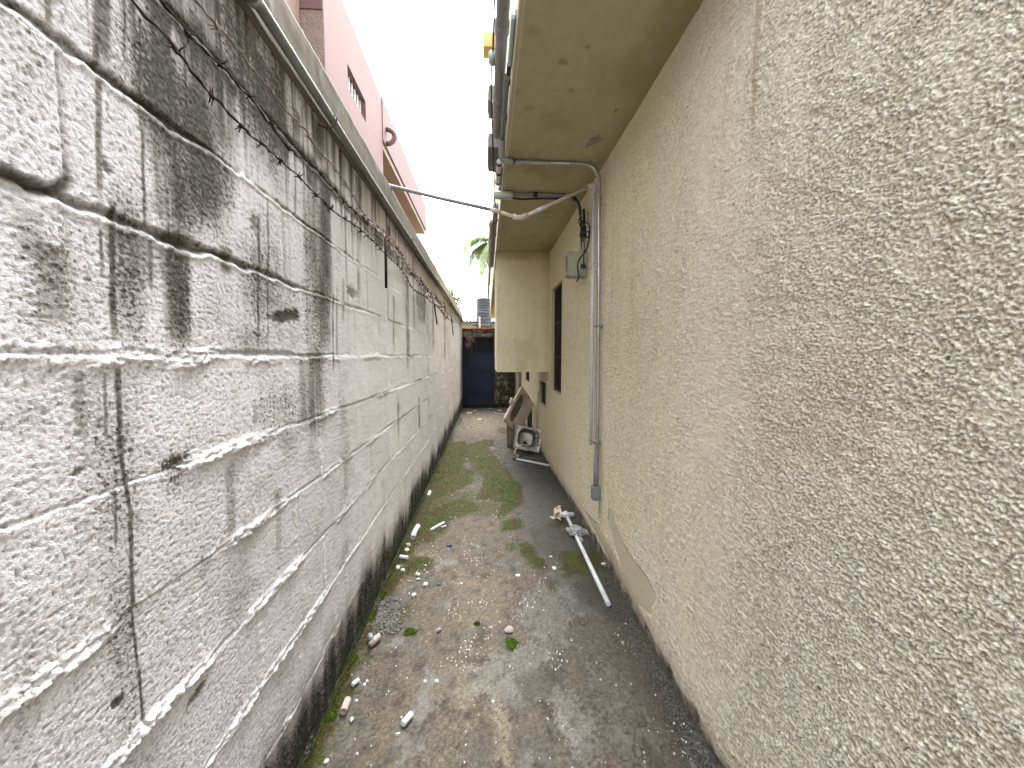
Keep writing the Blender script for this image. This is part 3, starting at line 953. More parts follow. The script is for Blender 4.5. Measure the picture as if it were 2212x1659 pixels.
def window(w, name, grille=True, frame=M['darkred'], depth=.075):
    """reveal trim, dark interior, iron grille"""
    y0, y1, z0, z1 = w
    r = box(name, (XR + depth, y0 - .0, z0 - .0), (XR + .199, y1 + .02, z1 + .02), M['dark'], house)
    bm = bmesh.new()      # plaster lining of the opening
    t = .012
    bm_box(bm, (XR - .001, y0 - .0, z0), (XR + depth - .001, y0 + t, z1))
    bm_box(bm, (XR - .001, y1 - t, z0), (XR + depth - .001, y1, z1))
    bm_box(bm, (XR - .001, y0 + t, z1 - t), (XR + depth - .001, y1 - t, z1))
    bm_box(bm, (XR - .001, y0 + t, z0), (XR + depth - .001, y1 - t, z0 + t))
    flush(bm, 'reveal', M['cream'], r)
    if grille:
        bm = bmesh.new()
        x = XR + depth * .62
        f = .022
        bm_box(bm, (x - .012, y0 + t, z0 + t), (x + .012, y0 + t + f, z1 - t))
        bm_box(bm, (x - .012, y1 - t - f, z0 + t), (x + .012, y1 - t, z1 - t))
        bm_box(bm, (x - .012, y0 + t + f, z0 + t), (x + .012, y1 - t - f, z0 + t + f))
        bm_box(bm, (x - .012, y0 + t + f, z1 - t - f), (x + .012, y1 - t - f, z1 - t))
        flush(bm, 'frame', frame, r)
        bm = bmesh.new()
        n = max(3, int((y1 - y0) / .11))
        for i in range(1, n):
            y = y0 + t + (y1 - y0 - 2 * t) * i / n
            bm_box(bm, (x - .006, y - .007, z0 + .03), (x + .006, y + .007, z1 - .03))
        for zc in (z0 + (z1 - z0) * .33, z0 + (z1 - z0) * .66):
            bm_box(bm, (x - .010, y0 + .03, zc - .008), (x - .0065, y1 - .03, zc + .008))
        flush(bm, 'grille', frame, r)
    return r


window(W1, 'window')
window(W2, 'vent_opening', False, depth=.04)
window(W3, 'window', depth=.06)

# overhanging upper floor: soffit as a coloured sheet, body above it
def build_soffit():
    ys = np.concatenate([geo(Y0OV, 7.0, .006, .006), np.arange(7.1, YG + 3, .1)])
    xs = np.linspace(XO, XR + .02, 90)
    X, Y = np.meshgrid(xs, ys)
    n = fbm(X * 2, Y * 1.6, 5, 300)
    n2 = fbm(X * 6, Y * 9, 4, 310)
    n3 = fbm(X * 25, Y * 25, 4, 320)
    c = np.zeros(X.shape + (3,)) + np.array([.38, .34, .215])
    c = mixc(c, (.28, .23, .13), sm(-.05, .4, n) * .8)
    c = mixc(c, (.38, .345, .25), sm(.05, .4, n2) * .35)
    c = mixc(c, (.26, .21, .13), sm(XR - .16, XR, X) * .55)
    for px, py, r, k in ((1270, 102, .028, .55), (1215, 132, .030, .45), (1235, 195, .022, .4), (1105, 200, .05, .3), (1140, 235, .05, .3), (1290, 300, .05, .3), (1150, 60, .05, .2), (1108, 235, .03, .4)):
        q = P(px, py, Z=ZS)
        e = np.sqrt(((X - q.x) / r) ** 2 + ((Y - q.y) / (r * .8)) ** 2) + .9 * n2 + .4 * n3
        c = mixc(c, (.16, .125, .07), sm(1.1, .3, e) * k * 1.3)
    for px, py in ((1116, 128), (1330, 238), (1263, 348)):
        q = P(px, py, Z=ZS)
        c = mixc(c, (.02, .018, .015), (np.hypot(X - q.x, Y - q.y) < .007) * .9)
    q = [(P(x, y, Z=ZS).x, P(x, y, Z=ZS).y) for x, y in ((1262, 318), (1272, 302), (1288, 296), (1292, 291), (1297, 303), (1290, 309), (1275, 316), (1266, 321))]
    pl = inpoly(X + .01 * n3, Y + .012 * n2, q)
    c = mixc(c, (.22, .215, .20), pl * .95)
    q2 = [(a, b - .008) for a, b in q]
    c = mixc(c, (.04, .035, .03), (inpoly(X + .01 * n3, Y + .012 * n2, q2) & ~pl) * .8)
    # lighter drip edge
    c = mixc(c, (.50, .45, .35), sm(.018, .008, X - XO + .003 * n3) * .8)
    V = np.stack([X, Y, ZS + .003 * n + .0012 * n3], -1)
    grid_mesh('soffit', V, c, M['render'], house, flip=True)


build_soffit()
YE = 13.5
bm = bmesh.new()
bm_box(bm, (XO, Y0OV, ZS + .006), (3.2, YE, ZUP), .012)
flush(bm, 'upper_floor', M['cream_in'], house)
# thin projecting drip moulding at the foot of the overhang face
box('fascia_band', (XO - .014, Y0OV, ZS - .006), (XO - .001, YE, ZS + .115), M['cream_in'], house, .005)
# boxed projection hanging under the overhang
YX0, YX1, ZX = 5.17, 6.35, 1.29
def build_boxed():
    zs = np.linspace(ZX, ZS + .004, 150)
    xs = np.linspace(XO - .004, XR + .006, 90)
    X, Z = np.meshgrid(xs, zs)
    n = fbm(X * 3, Z * 2.2, 5, 340)
    n2 = fbm(X * 9, Z * 7, 5, 345)
    c = np.zeros(X.shape + (3,)) + np.array([.66, .60, .40])
    c = mixc(c, (.50, .45, .30), sm(.0, .35, n) * .6)
    edge = XO + .22 + .08 * fbm(Z * 3, Z * 0, 4, 350)
    c = mixc(c, (.66, .63, .52), sm(.02, -.02, X - edge) * sm(.0, .3, n2 + .2) * .55)
    c = mixc(c, (.67, .64, .53), sm(.02, .0, np.abs(X - edge) + .03 * n2) * .6)
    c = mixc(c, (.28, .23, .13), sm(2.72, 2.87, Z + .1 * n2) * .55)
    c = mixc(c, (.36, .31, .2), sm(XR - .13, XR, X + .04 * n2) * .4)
    V = np.stack([X, YX0 + .002 * n2 + 0 * X, Z], -1)
    o = grid_mesh('boxed_projection', V, c, M['render'], house, flip=False)
    bm = bmesh.new()
    bm_box(bm, (XO - .004, YX0 + .004, ZX), (XR + .006, YX1, ZS + .004), .004)
    flush(bm, 'projection_body', M['cream_in'], o)
build_boxed()

# ------------------------------------------------------------------ end wall, gate, tile coping
def build_end():
    root = empty('stone_end_wall', (.3, YG + .1, 0), 'mossy dark stone wall closing the passage beside the navy gate', 'wall')
    zt = P(1035, 712, Y=YG).z
    def face(x0, x1, z0, z1, nm):
        xs = np.arange(x0, x1 + .005, .01); zs = np.arange(z0, z1 + .005, .01)
        X, Z = np.meshgrid(xs, zs)
        zz = Z + .015 * fbm(X * 4, Z * 4, 3, 400)
        row = np.floor(zz / .2)
        xx = X + .13 * np.mod(row, 2) + .02 * fbm(X * 3, Z * 9, 2, 405)
        jx = np.abs(np.mod(xx / .27, 1) - .5) * .27
        jz = np.abs(np.mod(zz / .2, 1) - .5) * .2
        j = np.maximum(sm(.118, .134, jx), sm(.084, .097, jz))
        n = fbm(X * 6, Z * 6, 4, 410); n2 = fbm(X * 25, Z * 25, 3, 420)
        c = np.zeros(X.shape + (3,)) + np.array([.20, .185, .13])
        c = mixc(c, (.28, .27, .2), sm(.0, .5, n) * .7)
        c = mixc(c, (.035, .032, .018), sm(-.25, .35, -n + .4 * n2 + .5 * sm(x0, x1, X) * (x1 > .6)) * .8)
        c = mixc(c, (.02, .018, .012), j * .9)
        c = mixc(c, (.02, .02, .012), sm(.2, .0, Z + .1 * n) * .8)
        V = np.stack([X, YG - .02 * (1 - j) - .012 * n2 - .01 * n, Z], -1)
        grid_mesh(nm, V, c, M['stone'], root, flip=False)
    xr = P(1068, 800, Y=YG).x
    face(xr, XR + .05, 0, zt - .0, 'pillar')
    zg = P(1035, 727, Y=YG).z
    face(XL - .05, xr - .003, zg, zt - .0, 'lintel')
    bm = bmesh.new()
    bm_box(bm, (xr, YG + .004, -.05), (XR + .1, YG + .22, zt))
    bm_box(bm, (XL - .2, YG + .004, zg), (xr - .001, YG + .22, zt))
    flush(bm, 'masonry_core', M['cement'], root)
    # clay tile coping
    cop = empty('tile_coping', (0, YG, zt), 'orange clay tile coping laid along the stone end wall above the gate', 'coping')
    bm = bmesh.new()
    x = XL - .05
    i = 0
    while x < XR - .05:
        w = .245
        rot = Matrix.Rotation(math.radians(random.Random(i).uniform(-1.5, 1.5)), 3, 'Y')
        bm_box(bm, (x, YG - .07, zt + .003 + .002 * (i % 2)), (x + w, YG + .28, zt + .035 + .002 * (i % 2)), .006, rot)
        x += w + .008
        i += 1
    flush(bm, 'tiles', M['tile'], cop)
    bm = bmesh.new()
    rg = random.Random(4)
    for i in range(70):
        xx = rg.uniform(XL, XR)
        s = rg.uniform(.012, .03)
        bm_box(bm, (xx, YG - .02 + rg.uniform(0, .2), zt + .033), (xx + s * 2.2, YG + s * 2 + rg.uniform(0, .2), zt + .036 + s), .003)
    flush(bm, 'mortar_crumbs', M['cement'], cop)
    return zg, xr


ZG, XGR = build_end()


def build_gate():
    y = YG + .05
    x0, x1 = XL + .012, XGR - .004
    z0, z1 = .06, ZG - .01
    g = empty('metal_gate', ((x0 + x1) / 2, y, 0), 'navy blue sheet metal gate with barred top at the end of the passage', 'gate')
    bm = bmesh.new()
    for a, b in (((x0, z0), (x0 + .04, z1)), ((x1 - .04, z0), (x1, z1))):
        bm_box(bm, (a[0], y - .02, a[1]), (b[0], y + .02, b[1]), .003)
    for z in (z0, z1 - .04):
        bm_box(bm, (x0 + .041, y - .02, z), (x1 - .041, y + .02, z + .04), .003)
    flush(bm, 'frame', M['navy'], g)
    zm = P(1040, 762, Y=YG).z
    for z in (zm, P(1040, 798, Y=YG).z, P(1040, 848, Y=YG).z):
        box('rail', (x0 + .041, y - .034, z - .014), (x1 - .041, y - .006, z + .014), M['navy'], g, .003)
    xm = x0 + (x1 - x0) * .42
    box('stile', (xm - .015, y - .03, z0 + .041), (xm + .015, y - .002, z1 - .041), M['navy'], g, .003)
    # sheet, slightly dented
    xs, zs = np.linspace(x0 + .03, x1 - .03, 60), np.linspace(z0 + .03, zm, 90)
    X, Z = np.meshgrid(xs, zs)
    n = fbm(X * 3, Z * 2, 3, 430); n2 = fbm(X * 22, Z * 3, 4, 432)
    c = np.zeros(X.shape + (3,)) + np.array([.010, .016, .044])
    c = mixc(c, (.016, .024, .052), sm(-.1, .4, n2 + .4 * n) * .8)
    c = mixc(c, (.05, .04, .03), sm(.3, .1, Z + .1 * n2) * .6)
    V = np.stack([X, y + .004 + .008 * n, Z], -1)
    m = surf('navy_sheet', .4, 40, .15, .1, .002, 160)
    grid_mesh('sheet', V, c, m, g, flip=False)
    bm = bmesh.new()
    n = 9
    for i in range(1, n + 1):
        x = x0 + .04 + (x1 - x0 - .08) * i / (n + 1)
        bm_box(bm, (x - .007, y - .007, zm), (x + .007, y + .007, z1 - .03))
    flush(bm, 'bars', M['navy'], g)
    box('back_sheet', (x0 + .03, y + .03, zm - .02), (x1 - .03, y + .036, z1 - .02), M['dark'], g)
    box('bolt', (x1 - .25, y - .05, .98), (x1 - .02, y - .036, 1.005), M['darkred'], g, .003)
    box('threshold', (x0 - .1, YG - .03, -.02), (x1 + .1, YG + .2, .05), M['dark'], g, .01)
    box('light_leak_sheet', (XL - .1, y + .06, -.05), (XGR + .02, y + .08, ZG + .02), M['dark'], g)  # added dark sheet that stops light leaking around the gate


build_gate()

# ------------------------------------------------------------------ pink neighbour house
def build_pink():
    X0 = -2.0
    ztop, zpar = 6.52, 5.72
    ya, yb, yc = 5.0, 7.95, 13.5
    g = empty('pink_house', (-4.5, 9, 0), 'pale pink two storey house rising behind the block wall', 'house')
    wy0, wy1 = P(751, 160, X=X0).y, P(790, 240, X=X0).y
    wz1, wz0 = P(751, 138, X=X0).z, P(752, 190, X=X0).z
    ya = P(701, 100, X=X0).y
    yb = P(825, 250, X=X0).y
    yc = P(920, 470, X=X0).y
    bm = bmesh.new()
    bm_box(bm, (X0 - .3, ya, 0), (X0, wy0, ztop))
    bm_box(bm, (X0 - .3, wy1, 0), (X0, yb, ztop))
    bm_box(bm, (X0 - .3, wy0, 0), (X0, wy1, wz0))
    bm_box(bm, (X0 - .3, wy0, wz1), (X0, wy1, ztop))
    flush(bm, 'side_wall', M['pink'], g)
    w = box('window', (X0 - .34, wy0 - .02, wz0 - .02), (X0 - .31, wy1 + .02, wz1 + .02), M['mauve'], g)
    bm = bmesh.new()
    for i in range(7):
        y = wy0 + .02 + (wy1 - wy0 - .04) * i / 6
        bm_box(bm, (X0 - .10, y - .012, wz0), (X0 - .075, y + .012, wz1))
    bm_box(bm, (X0 - .105, wy0, wz0), (X0 - .07, wy1, wz0 + .025))
    flush(bm, 'bars', M['white_iron'], w)
    tube_pts = [(X0 - .01, wy0 - .02, wz0 + .2), (X0 - .01, wy0 - .02, wz1)]
    # parapet band over a recess
    box('parapet', (X0 - .3, yb, zpar), (X0 + .015, yc, ztop + .004), M['pink'], g, .01)
    box('recess_soffit', (X0 - 1.2, yb, zpar - .12), (X0 - .02, yc - .05, zpar - .001), M['peach'], g)
    box('recess_wall', (X0 - 1.3, yb, 0), (X0 - .62, yc - .45, zpar - .121), M['peach'], g)
    box('front_wall', (X0 - 3, ya + .006, 4.95), (X0 - .301, ya + .2, ztop - .01), M['pinkbrown'], g)
    zb = P(690, 22, Y=ya).z
    box('front_wall_upper', (X0 - 3, ya - .02, zb), (X0 - .004, ya - .001, ztop + .9), M['pink'], g)
    box('front_wall_lower', (X0 - 3, ya - .006, 0), (X0 - .004, ya + .005, zb - .001), M['pinkbrown'], g)
    xq = P(650, 60, Y=ya).x
    box('front_wing', (xq - 2, .5, 0), (xq, ya - .021, 6.9), M['peach'], g)
    box('roof_slab', (X0 - 5, ya + .2, ztop - .3), (X0 - .301, yc - .01, ztop - .05), M['pink'], g)
    # ring shaped spout
    q = P(833, 295, X=X0)
    pts = [(X0 + .02 + .0, q.y + .0, q.z + .16)]
    cpts = []
    for i in range(13):
        t = math.pi / 2 - math.pi * i / 12
        cpts.append((X0 + .02 + .16 * math.cos(t), q.y, q.z + .14 * math.sin(t)))
    tube('spout', cpts, .045, M['pink'], g, 12)


build_pink()

# ------------------------------------------------------------------ far things beyond the gate
def leafmesh(bm, c, s, n, rg):
    d = Vector((rg.gauss(0, 1), rg.gauss(0, 1), rg.gauss(0, .7) + .3)).normalized()
    e = d.orthogonal().normalized()
    e = Matrix.Rotation(rg.uniform(0, 6.28), 3, d) @ e
    f = d.cross(e)
    v = [bm.verts.new(c), bm.verts.new(c + e * s * .5 + f * s * .28), bm.verts.new(c + e * s), bm.verts.new(c + e * s * .5 - f * s * .28)]
    bm.faces.new(v)


def build_palm():
    rg = random.Random(11)
    top = P(1072, 527, Y=17)
    base = Vector((top.x + .25, 19.2, 0))
    g = empty('palm_tree', base, 'green coconut palm drooping from behind the house above the gate', 'palm tree')
    pts, rs = [], []
    for i in range(14):
        t = i / 13
        pts.append(base.lerp(top, t) + Vector((.12 * math.sin(t * 3), 0, 0)))
        rs.append(.17 - .07 * t)
    tube('trunk', pts, rs, M['bark'], g, 12)
    # fronds: feather leaves with a drooping rib
    dirs = []
    for i in range(17):
        dirs.append((i * 2.399 + .4, rg.uniform(-.15, 1.1), rg.uniform(1.9, 2.6)))
    dirs += [(math.pi + .1, .85, 2.0), (math.pi - .25, .35, 2.2), (math.pi + .5, -.1, 1.9), (math.pi - .6, .5, 1.7), (math.pi + .15, -.5, 1.7), (math.pi - .1, -.25, 1.5)]
    for az, el, ln in dirs:
        bm = bmesh.new()
        hx, hy = math.cos(az), math.sin(az)
        rib = []
        p = Vector(top)
        e = el
        n = 22
        for i in range(n + 1):
            rib.append(p.copy())
            st = ln / n
            p = p + Vector((hx * math.cos(e), hy * math.cos(e), math.sin(e))) * st
            e -= .105 + .02 * rg.random() if e > -1.35 else 0
        bm_tube(bm, rib, [.022 * (1 - i / (n + 1)) + .003 for i in range(n + 1)], 5)
        side = Vector((-hy, hx, 0))
        for i in range(2, n + 1):
            for k in (0, .5):
                if i + k > n: continue
                j = min(i + 1, n)
                c = rib[i].lerp(rib[j], k)
                tdir = (rib[j] - rib[i - 1]).normalized()
                L = .46 * math.sin(math.pi * min(1, (i + k) / n * .85 + .13)) + .10
                for s in (-1, 1):
                    d = (side * s * .8 + tdir * .55 + Vector((0, 0, -.42 + rg.uniform(-.2, .15)))).normalized()
                    L2 = L * rg.uniform(.8, 1.1)
                    wv = tdir * .016
                    mid = c + d * L2 * .5 + Vector((0, 0, -.01))
                    end = c + d * L2 + Vector((0, 0, -.10 * L2 / .4))
                    a = [bm.verts.new(c - wv), bm.verts.new(c + wv), bm.verts.new(mid + wv * 1.2), bm.verts.new(end), bm.verts.new(mid - wv * 1.2)]
                    bm.faces.new(a)
        flush(bm, 'frond', M['leaf'], g)


build_palm()


def build_bush():
    rg = random.Random(5)
    c = P(973, 640, Y=16)
    base = Vector((c.x, 16, 0))
    g = empty('small_tree', base, 'pale leafy treetop peeping over the block wall near the gate', 'tree')
    tube('trunk', [base, base + Vector((.05, 0, 1.4)), Vector((c.x, 16, c.z - .3))], [.09, .07, .04], M['bark'], g, 8)
    bm = bmesh.new()
    for i in range(1500):
        k = rg.randrange(9)
        r2 = random.Random(k)
        cc = Vector((c.x + r2.uniform(-.32, .3), 16 + r2.uniform(-.4, .4), c.z + r2.uniform(-.5, .35)))
        o = Vector((rg.gauss(0, 1), rg.gauss(0, 1), rg.gauss(0, 1))).normalized() * .24 * rg.random() ** .4
        leafmesh(bm, cc + o, rg.uniform(.05, .1), 0, rg)
    flush(bm, 'crown', M['leaf2'], g)


build_bush()


def build_far():
    # water tank
    Yt = 24
    a, b = P(1029, 640, Y=Yt), P(1062, 640, Y=Yt)
    r = (b.x - a.x) / 2
    cx = (a.x + b.x) / 2
    z1 = a.z
    z0 = P(1040, 702, Y=Yt).z
    g = empty('water_tank', (cx, Yt, z0 - .2), 'big dark grey plastic water tank beyond the gate wall', 'tank')
    bm = bmesh.new()
    prof = [(0, z1), (r * .3, z1), (r * .34, z1 - .08), (r * .9, z1 - .14), (r, z1 - .22)]
    nz = 10
    for i in range(nz):
        z = z1 - .25 - (z1 - z0 - .1) * i / nz
        prof += [(r, z), (r * .965, z - .05), (r * .965, z - .09), (r, z - .13)]
    seg = 32
    rings = []
    for rr, z in prof:
        rings.append([bm.verts.new((cx + rr * math.cos(6.2832 * k / seg), Yt + rr * math.sin(6.2832 * k / seg), z)) for k in range(seg)])
    for i in range(len(rings) - 1):
        for k in range(seg):
            try:
                bm.faces.new((rings[i][k], rings[i][(k + 1) % seg], rings[i + 1][(k + 1) % seg], rings[i + 1][k]))
            except ValueError:
                pass
    bmesh.ops.remove_doubles(bm, verts=bm.verts, dist=.0005)
    flush(bm, 'tank_shell', M['tank'], g, True)
    zb = rings and z0 - .45
    box('stand', (cx - r * .9, Yt - r * .9, 0), (cx + r * .9, Yt + r * .9, z0 - .3), M['cement'], g)
    # blue corrugated roofed shed
    Ys = 27
    L, R = P(930, 660, Y=Ys), P(1064, 660, Y=Ys)
    zr = P(1010, 655, Y=Ys).z
    ze = P(1010, 694, Y=Ys - 3).z
    s = empty('blue_roofed_shed', ((L.x + R.x) / 2, Ys, 0), 'shed with pale blue corrugated metal roof beyond the gate', 'shed')
    box('shed_wall', (L.x + .2, Ys - 2.8, 0), (R.x + 2.2, Ys + 3, ze - .05), M['cement'], s)
    xs = np.arange(L.x, R.x + 2.4, .04)
    ys = np.array([Ys - 3.2, Ys - 1, Ys, Ys + .02, Ys + 3.2])
    zz = np.array([ze, ze + (zr - ze) * .68, zr, zr, ze])
    X, I = np.meshgrid(xs, np.arange(5))
    V = np.stack([X, ys[I], zz[I] + .03 * np.sin(X * 2 * np.pi / .2)], -1)
    c = np.zeros(X.shape + (3,)) + np.array([.045, .062, .09])
    grid_mesh('roof', V, c, M['roofblue'], s)
    # a vertical grey post and wires
    q = P(1036, 684, Y=14)
    tag(box('utility_post', (q.x - .03, 13.97, 0), (q.x + .03, 14.03, q.z), M['white_iron'], None, .005), 'slim pale grey post standing just beyond the gate wall', 'post')
    wires = [((925, 652), (1062, 669), 18, .15, 'thin overhead wire crossing highest in front of the dark tank'), ((925, 664), (1062, 664), 18.4, .1, 'nearly level overhead wire across the middle of the tank'),
             ((925, 690), (1064, 676), 18.8, .22, 'overhead wire sagging low across the blue shed roof'), ((930, 672), (1064, 690), 17.6, .3, 'lowest drooping overhead wire beside the pale post')]
    for (a, b, yy, sag, lab) in wires:
        A_, B_ = P(*a, Y=yy), P(*b, Y=yy)
        A_ = A_ + (A_ - B_) * .2
        B_ = B_ + (B_ - A_) * .5
        pts = [A_.lerp(B_, t / 16) - Vector((0, 0, sag * 4 * (t / 16) * (1 - t / 16))) for t in range(17)]
        tag(tube('overhead_wire', pts, .009, M['black'], None, 5), lab, 'wire', 'overhead wires beyond the gate')


build_far()

# ------------------------------------------------------------------ barbed wire on the block wall
def wire_path(pts, x):
    return smooth_path([P(px, py, X=x) for px, py in pts], 6)


def barbed(pts, x, mat, label, seed, rr=.0022, barb=.019, gap=.105, slack=.004):
    rg = random.Random(seed)
    path = wire_path(pts, x)
    # resample
    out, L = [path[0]], 0
    step = .022
    for a, b in zip(path[:-1], path[1:]):
        d = (b - a).length
        t = step - L
        while t <= d:
            out.append(a.lerp(b, t / d))
            t += step
        L = (L + d) % step
    for i, p in enumerate(out):
        out[i] = p + Vector((.012 * math.sin(i * .13 + seed), 0, 0)) + Vector((rg.uniform(-1, 1), rg.uniform(-1, 1), rg.uniform(-1, 1))) * slack
    bm = bmesh.new()
    s1, s2 = [], []
    for i, p in enumerate(out):
        t = (out[min(i + 1, len(out) - 1)] - out[max(i - 1, 0)]).normalized()
        n = t.orthogonal().normalized()
        n = Matrix.Rotation(i * 1.1, 3, t) @ n
        s1.append(p + n * rr * .8)
        s2.append(p - n * rr * .8)
    bm_tube(bm, s1, rr * .8, 5)
    bm_tube(bm, s2, rr * .8, 5)
    acc = gap * rg.random()
    for i in range(1, len(out)):
        acc += (out[i] - out[i - 1]).length
        if acc > gap:
            acc = rg.uniform(-.012, .012)
            p = out[i]
            t = (out[i] - out[i - 1]).normalized()
            bm_tube(bm, [p - t * .006, p + t * .006], rr * 2.3, 6)
            for k in range(4):
                n = t.orthogonal().normalized()
                n = Matrix.Rotation(rg.uniform(0, 6.28), 3, t) @ n
                d = (n + t * rg.uniform(-.5, .5)).normalized()
                bm_tube(bm, [p + t * (k - 1.5) * .003, p + d * barb * .6, p + d * barb * rg.uniform(.9, 1.15)], [rr * .9, rr * .8, rr * .3], 4)
    return tag(flush(bm, 'barbed_wire', mat, None, True), label, 'barbed wire', 'barbed wires along the block wall')


WX = XL + .055
w1 = [(225, -60), (277, 6), (361, 100), (425, 175), (479, 233), (531, 281), (579, 317), (620, 352), (672, 404), (717, 453), (761, 487), (803, 516), (824, 536), (861, 579), (900, 628), (940, 658), (980, 698)]
w2 = [(280, -60), (336, 0), (393, 62), (471, 134), (526, 190), (565, 232), (630, 321), (671, 352), (713, 406), (746, 443), (791, 473), (832, 516), (874, 562), (904, 612), (940, 642), (973, 685)]
w3 = [(370, -70), (425, 0), (445, 24), (491, 71), (541, 131), (586, 190), (615, 229), (650, 271), (690, 333), (712, 357), (734, 385), (770, 433), (797, 470), (839, 511), (882, 574), (910, 607), (950, 648), (975, 676)]
barbed(w1, WX, M['rust'], 'dark rusty barbed wire hanging lowest of the three strands on the block wall', 1)
barbed(w2, WX - .02, M['rust'], 'brown barbed wire strand running between the lowest and the pale one', 2)
barbed(w3, WX - .015, M['galv'], 'pale grey galvanised barbed wire, the strand nearest the wall top pipe', 3)
# tangled leftovers where the strands bunch together
barbed([(770, 455), (812, 500), (842, 520), (868, 560), (895, 590), (925, 640), (950, 665)], WX + .015, M['galv'], 'short tangled galvanised barbed wire piece bunched around the strands near the first iron rod', 6, slack=.012)
barbed([(880, 590), (905, 600), (930, 640), (945, 650), (965, 690)], WX + .005, M['rust'], 'short rusty barbed wire piece tangled with the strands near the second iron rod', 8, slack=.014)
for (x0, y0, x1, y1, lab) in ((832.6, 511, 834.3, 622, 'rusty iron rod hanging from the barbed wires, the nearest and longest of three'),
                              (938, 656, 944, 700, 'rusty iron rod hanging from the barbed wires, middle one of three'),
                              (975, 686, 979, 724, 'short rusty iron rod hanging from the barbed wires closest to the gate')):
    a = P(x0, y0, X=WX + .01)
    b = P(x1, y1, X=WX + .01)
    tag(tube('iron_rod', [a, a.lerp(b, .5), b], .0085, M['rust'], None, 8), lab, 'iron rod', 'rods hanging from the barbed wire')

# grey pipe along the foot of the cement band
pz = ZCAP + .012
root = empty('wall_pipe', (XL + .03, 5, pz - .02), 'long grey pipe running along the top of the block wall', 'pipe')
pts = [(XL + .042 + .003 * math.sin(y * 2.2), y, pz + .006 * math.sin(y * 1.3)) for y in np.linspace(-2.3, 10.9, 60)]
tube('pipe_run', pts, .0165, M['pvc_grey'], root, 14)
for px, py in ((530, 18), (980, 672)):
    q = P(px, py, X=XL + .04)
    for k in (0, .035):
        tube('coupling', [(XL + .042, q.y + k, pz + .003), (XL + .042, q.y + k + .012, pz + .003)], .0205, M['pvc_dark'], root, 14)
for y in (1.72, 3.4, 5.2, 7.2, 9.0):
    bm = bmesh.new()
    bm_tube(bm, smooth_path([(XL + .01, y - .05, pz - .055), (XL + .04, y - .035, pz - .06), (XL + .06, y - .01, pz - .03), (XL + .064, y, pz + .005), (XL + .04, y + .004, pz + .022)], 3), .003, 6)
    flush(bm, 'hook', M['rust'], root, True)

# ------------------------------------------------------------------ pipes and conduits on the house
# big drain pipe along the overhang face
XF = XO - .014
def along(name, x, z, y0, y1, r, mat, label, cat, joints=(), parent=None):
    g = empty(name, (x, (y0 + y1) / 2, z - r), label, cat)
    tube('pipe_run', [(x, y, z + .004 * math.sin(y * 3)) for y in np.linspace(y0, y1, 24)], r, mat, g, 16)
    for y in joints:
        tube('collar', [(x, y - .03, z), (x, y + .03, z)], r * 1.18, mat, g, 16)
    return g


XD = P(1087, 2, Z=ZS + .12).x
gd = along('drain_pipe', XD, ZS + .12, 1.0, 2.72, .029, M['pvc_dark'], 'thick dark grey drain pipe fixed along the edge of the overhang', 'drain pipe', (1.86, 2.35))
along('thin_conduit', XF - .018, ZS + .08, 2.12, 2.80, .016, M['pvc_grey'], 'thin grey conduit beside the thick drain pipe on the overhang edge', 'conduit', (2.14, 2.45))
# cable lying along the outer side
XF0 = XF
XF = XF + .028
cpts = [(XF - .118, 1.0, ZS + .16), (XF - .118, 1.6, ZS + .19), (XF - .12, 2.0, ZS + .15), (XF - .125, 2.3, ZS + .17), (XF - .105, 2.9, ZS + .10), (XF - .09, 3.3, ZS + .06), (XF - .085, 3.6, ZS + .09), (XF - .05, 3.9, ZS + .02), (XF - .03, 4.3, ZS + .10)]
tag(tube('cable', smooth_path(cpts, 4), .0055, M['black'], None, 6), 'slack black cable following the outer side of the drain pipe', 'cable')
cpts = [(XF - .03, 1.9, ZS + .12), (XF - .012, 2.1, ZS + .075), (XF - .010, 2.25, ZS + .05), (XF - .02, 2.42, ZS + .1)]
tag(tube('cable', smooth_path(cpts, 4), .0045, M['black'], None, 6), 'short black cable looping between the drain pipe and the overhang edge', 'cable')
XF = XF0
# pale blue plastic strips on the face
def strip_px(x, ya, yb, label, z):
    a, b = P(x, ya, Z=z), P(x, yb, Z=z)
    g = empty('plastic_strip', (XF - .012, (a.y + b.y) / 2, z), label, 'strip', 'pale blue strips on the overhang')
    box('tube_body', (XF - .022, a.y, z), (XF - .006, b.y, z + .022), M['paleblue'], g, .005)
    box('end_cap', (XF - .024, b.y + .001, z - .001), (XF - .003, b.y + .06, z + .024), M['blackplastic'], g, .002)
    box('backing', (XF - .0055, a.y - .01, z - .004), (XF - .001, b.y + .001, z + .03), M['pvc_dark'], g)
strip_px(1098, 41, 145, 'pale blue plastic strip with dark end on the overhang edge, nearest the camera', ZS + .04)
strip_px(1080, 370, 410, 'short pale blue plastic strip on the overhang edge between the two conduit bends', ZS + .04)
# white tube segment with black rings
g = along('white_tube', XF - .03, ZS + .05, 2.93, 3.28, .02, M['pvc_white'], 'short white tube with black rings under the end of the drain pipe', 'pipe')
for y in (2.95, 3.1, 3.26):
    tube('ring', [(XF - .03, y - .012, ZS + .05), (XF - .03, y + .012, ZS + .05)], .0235, M['black'], g, 12)
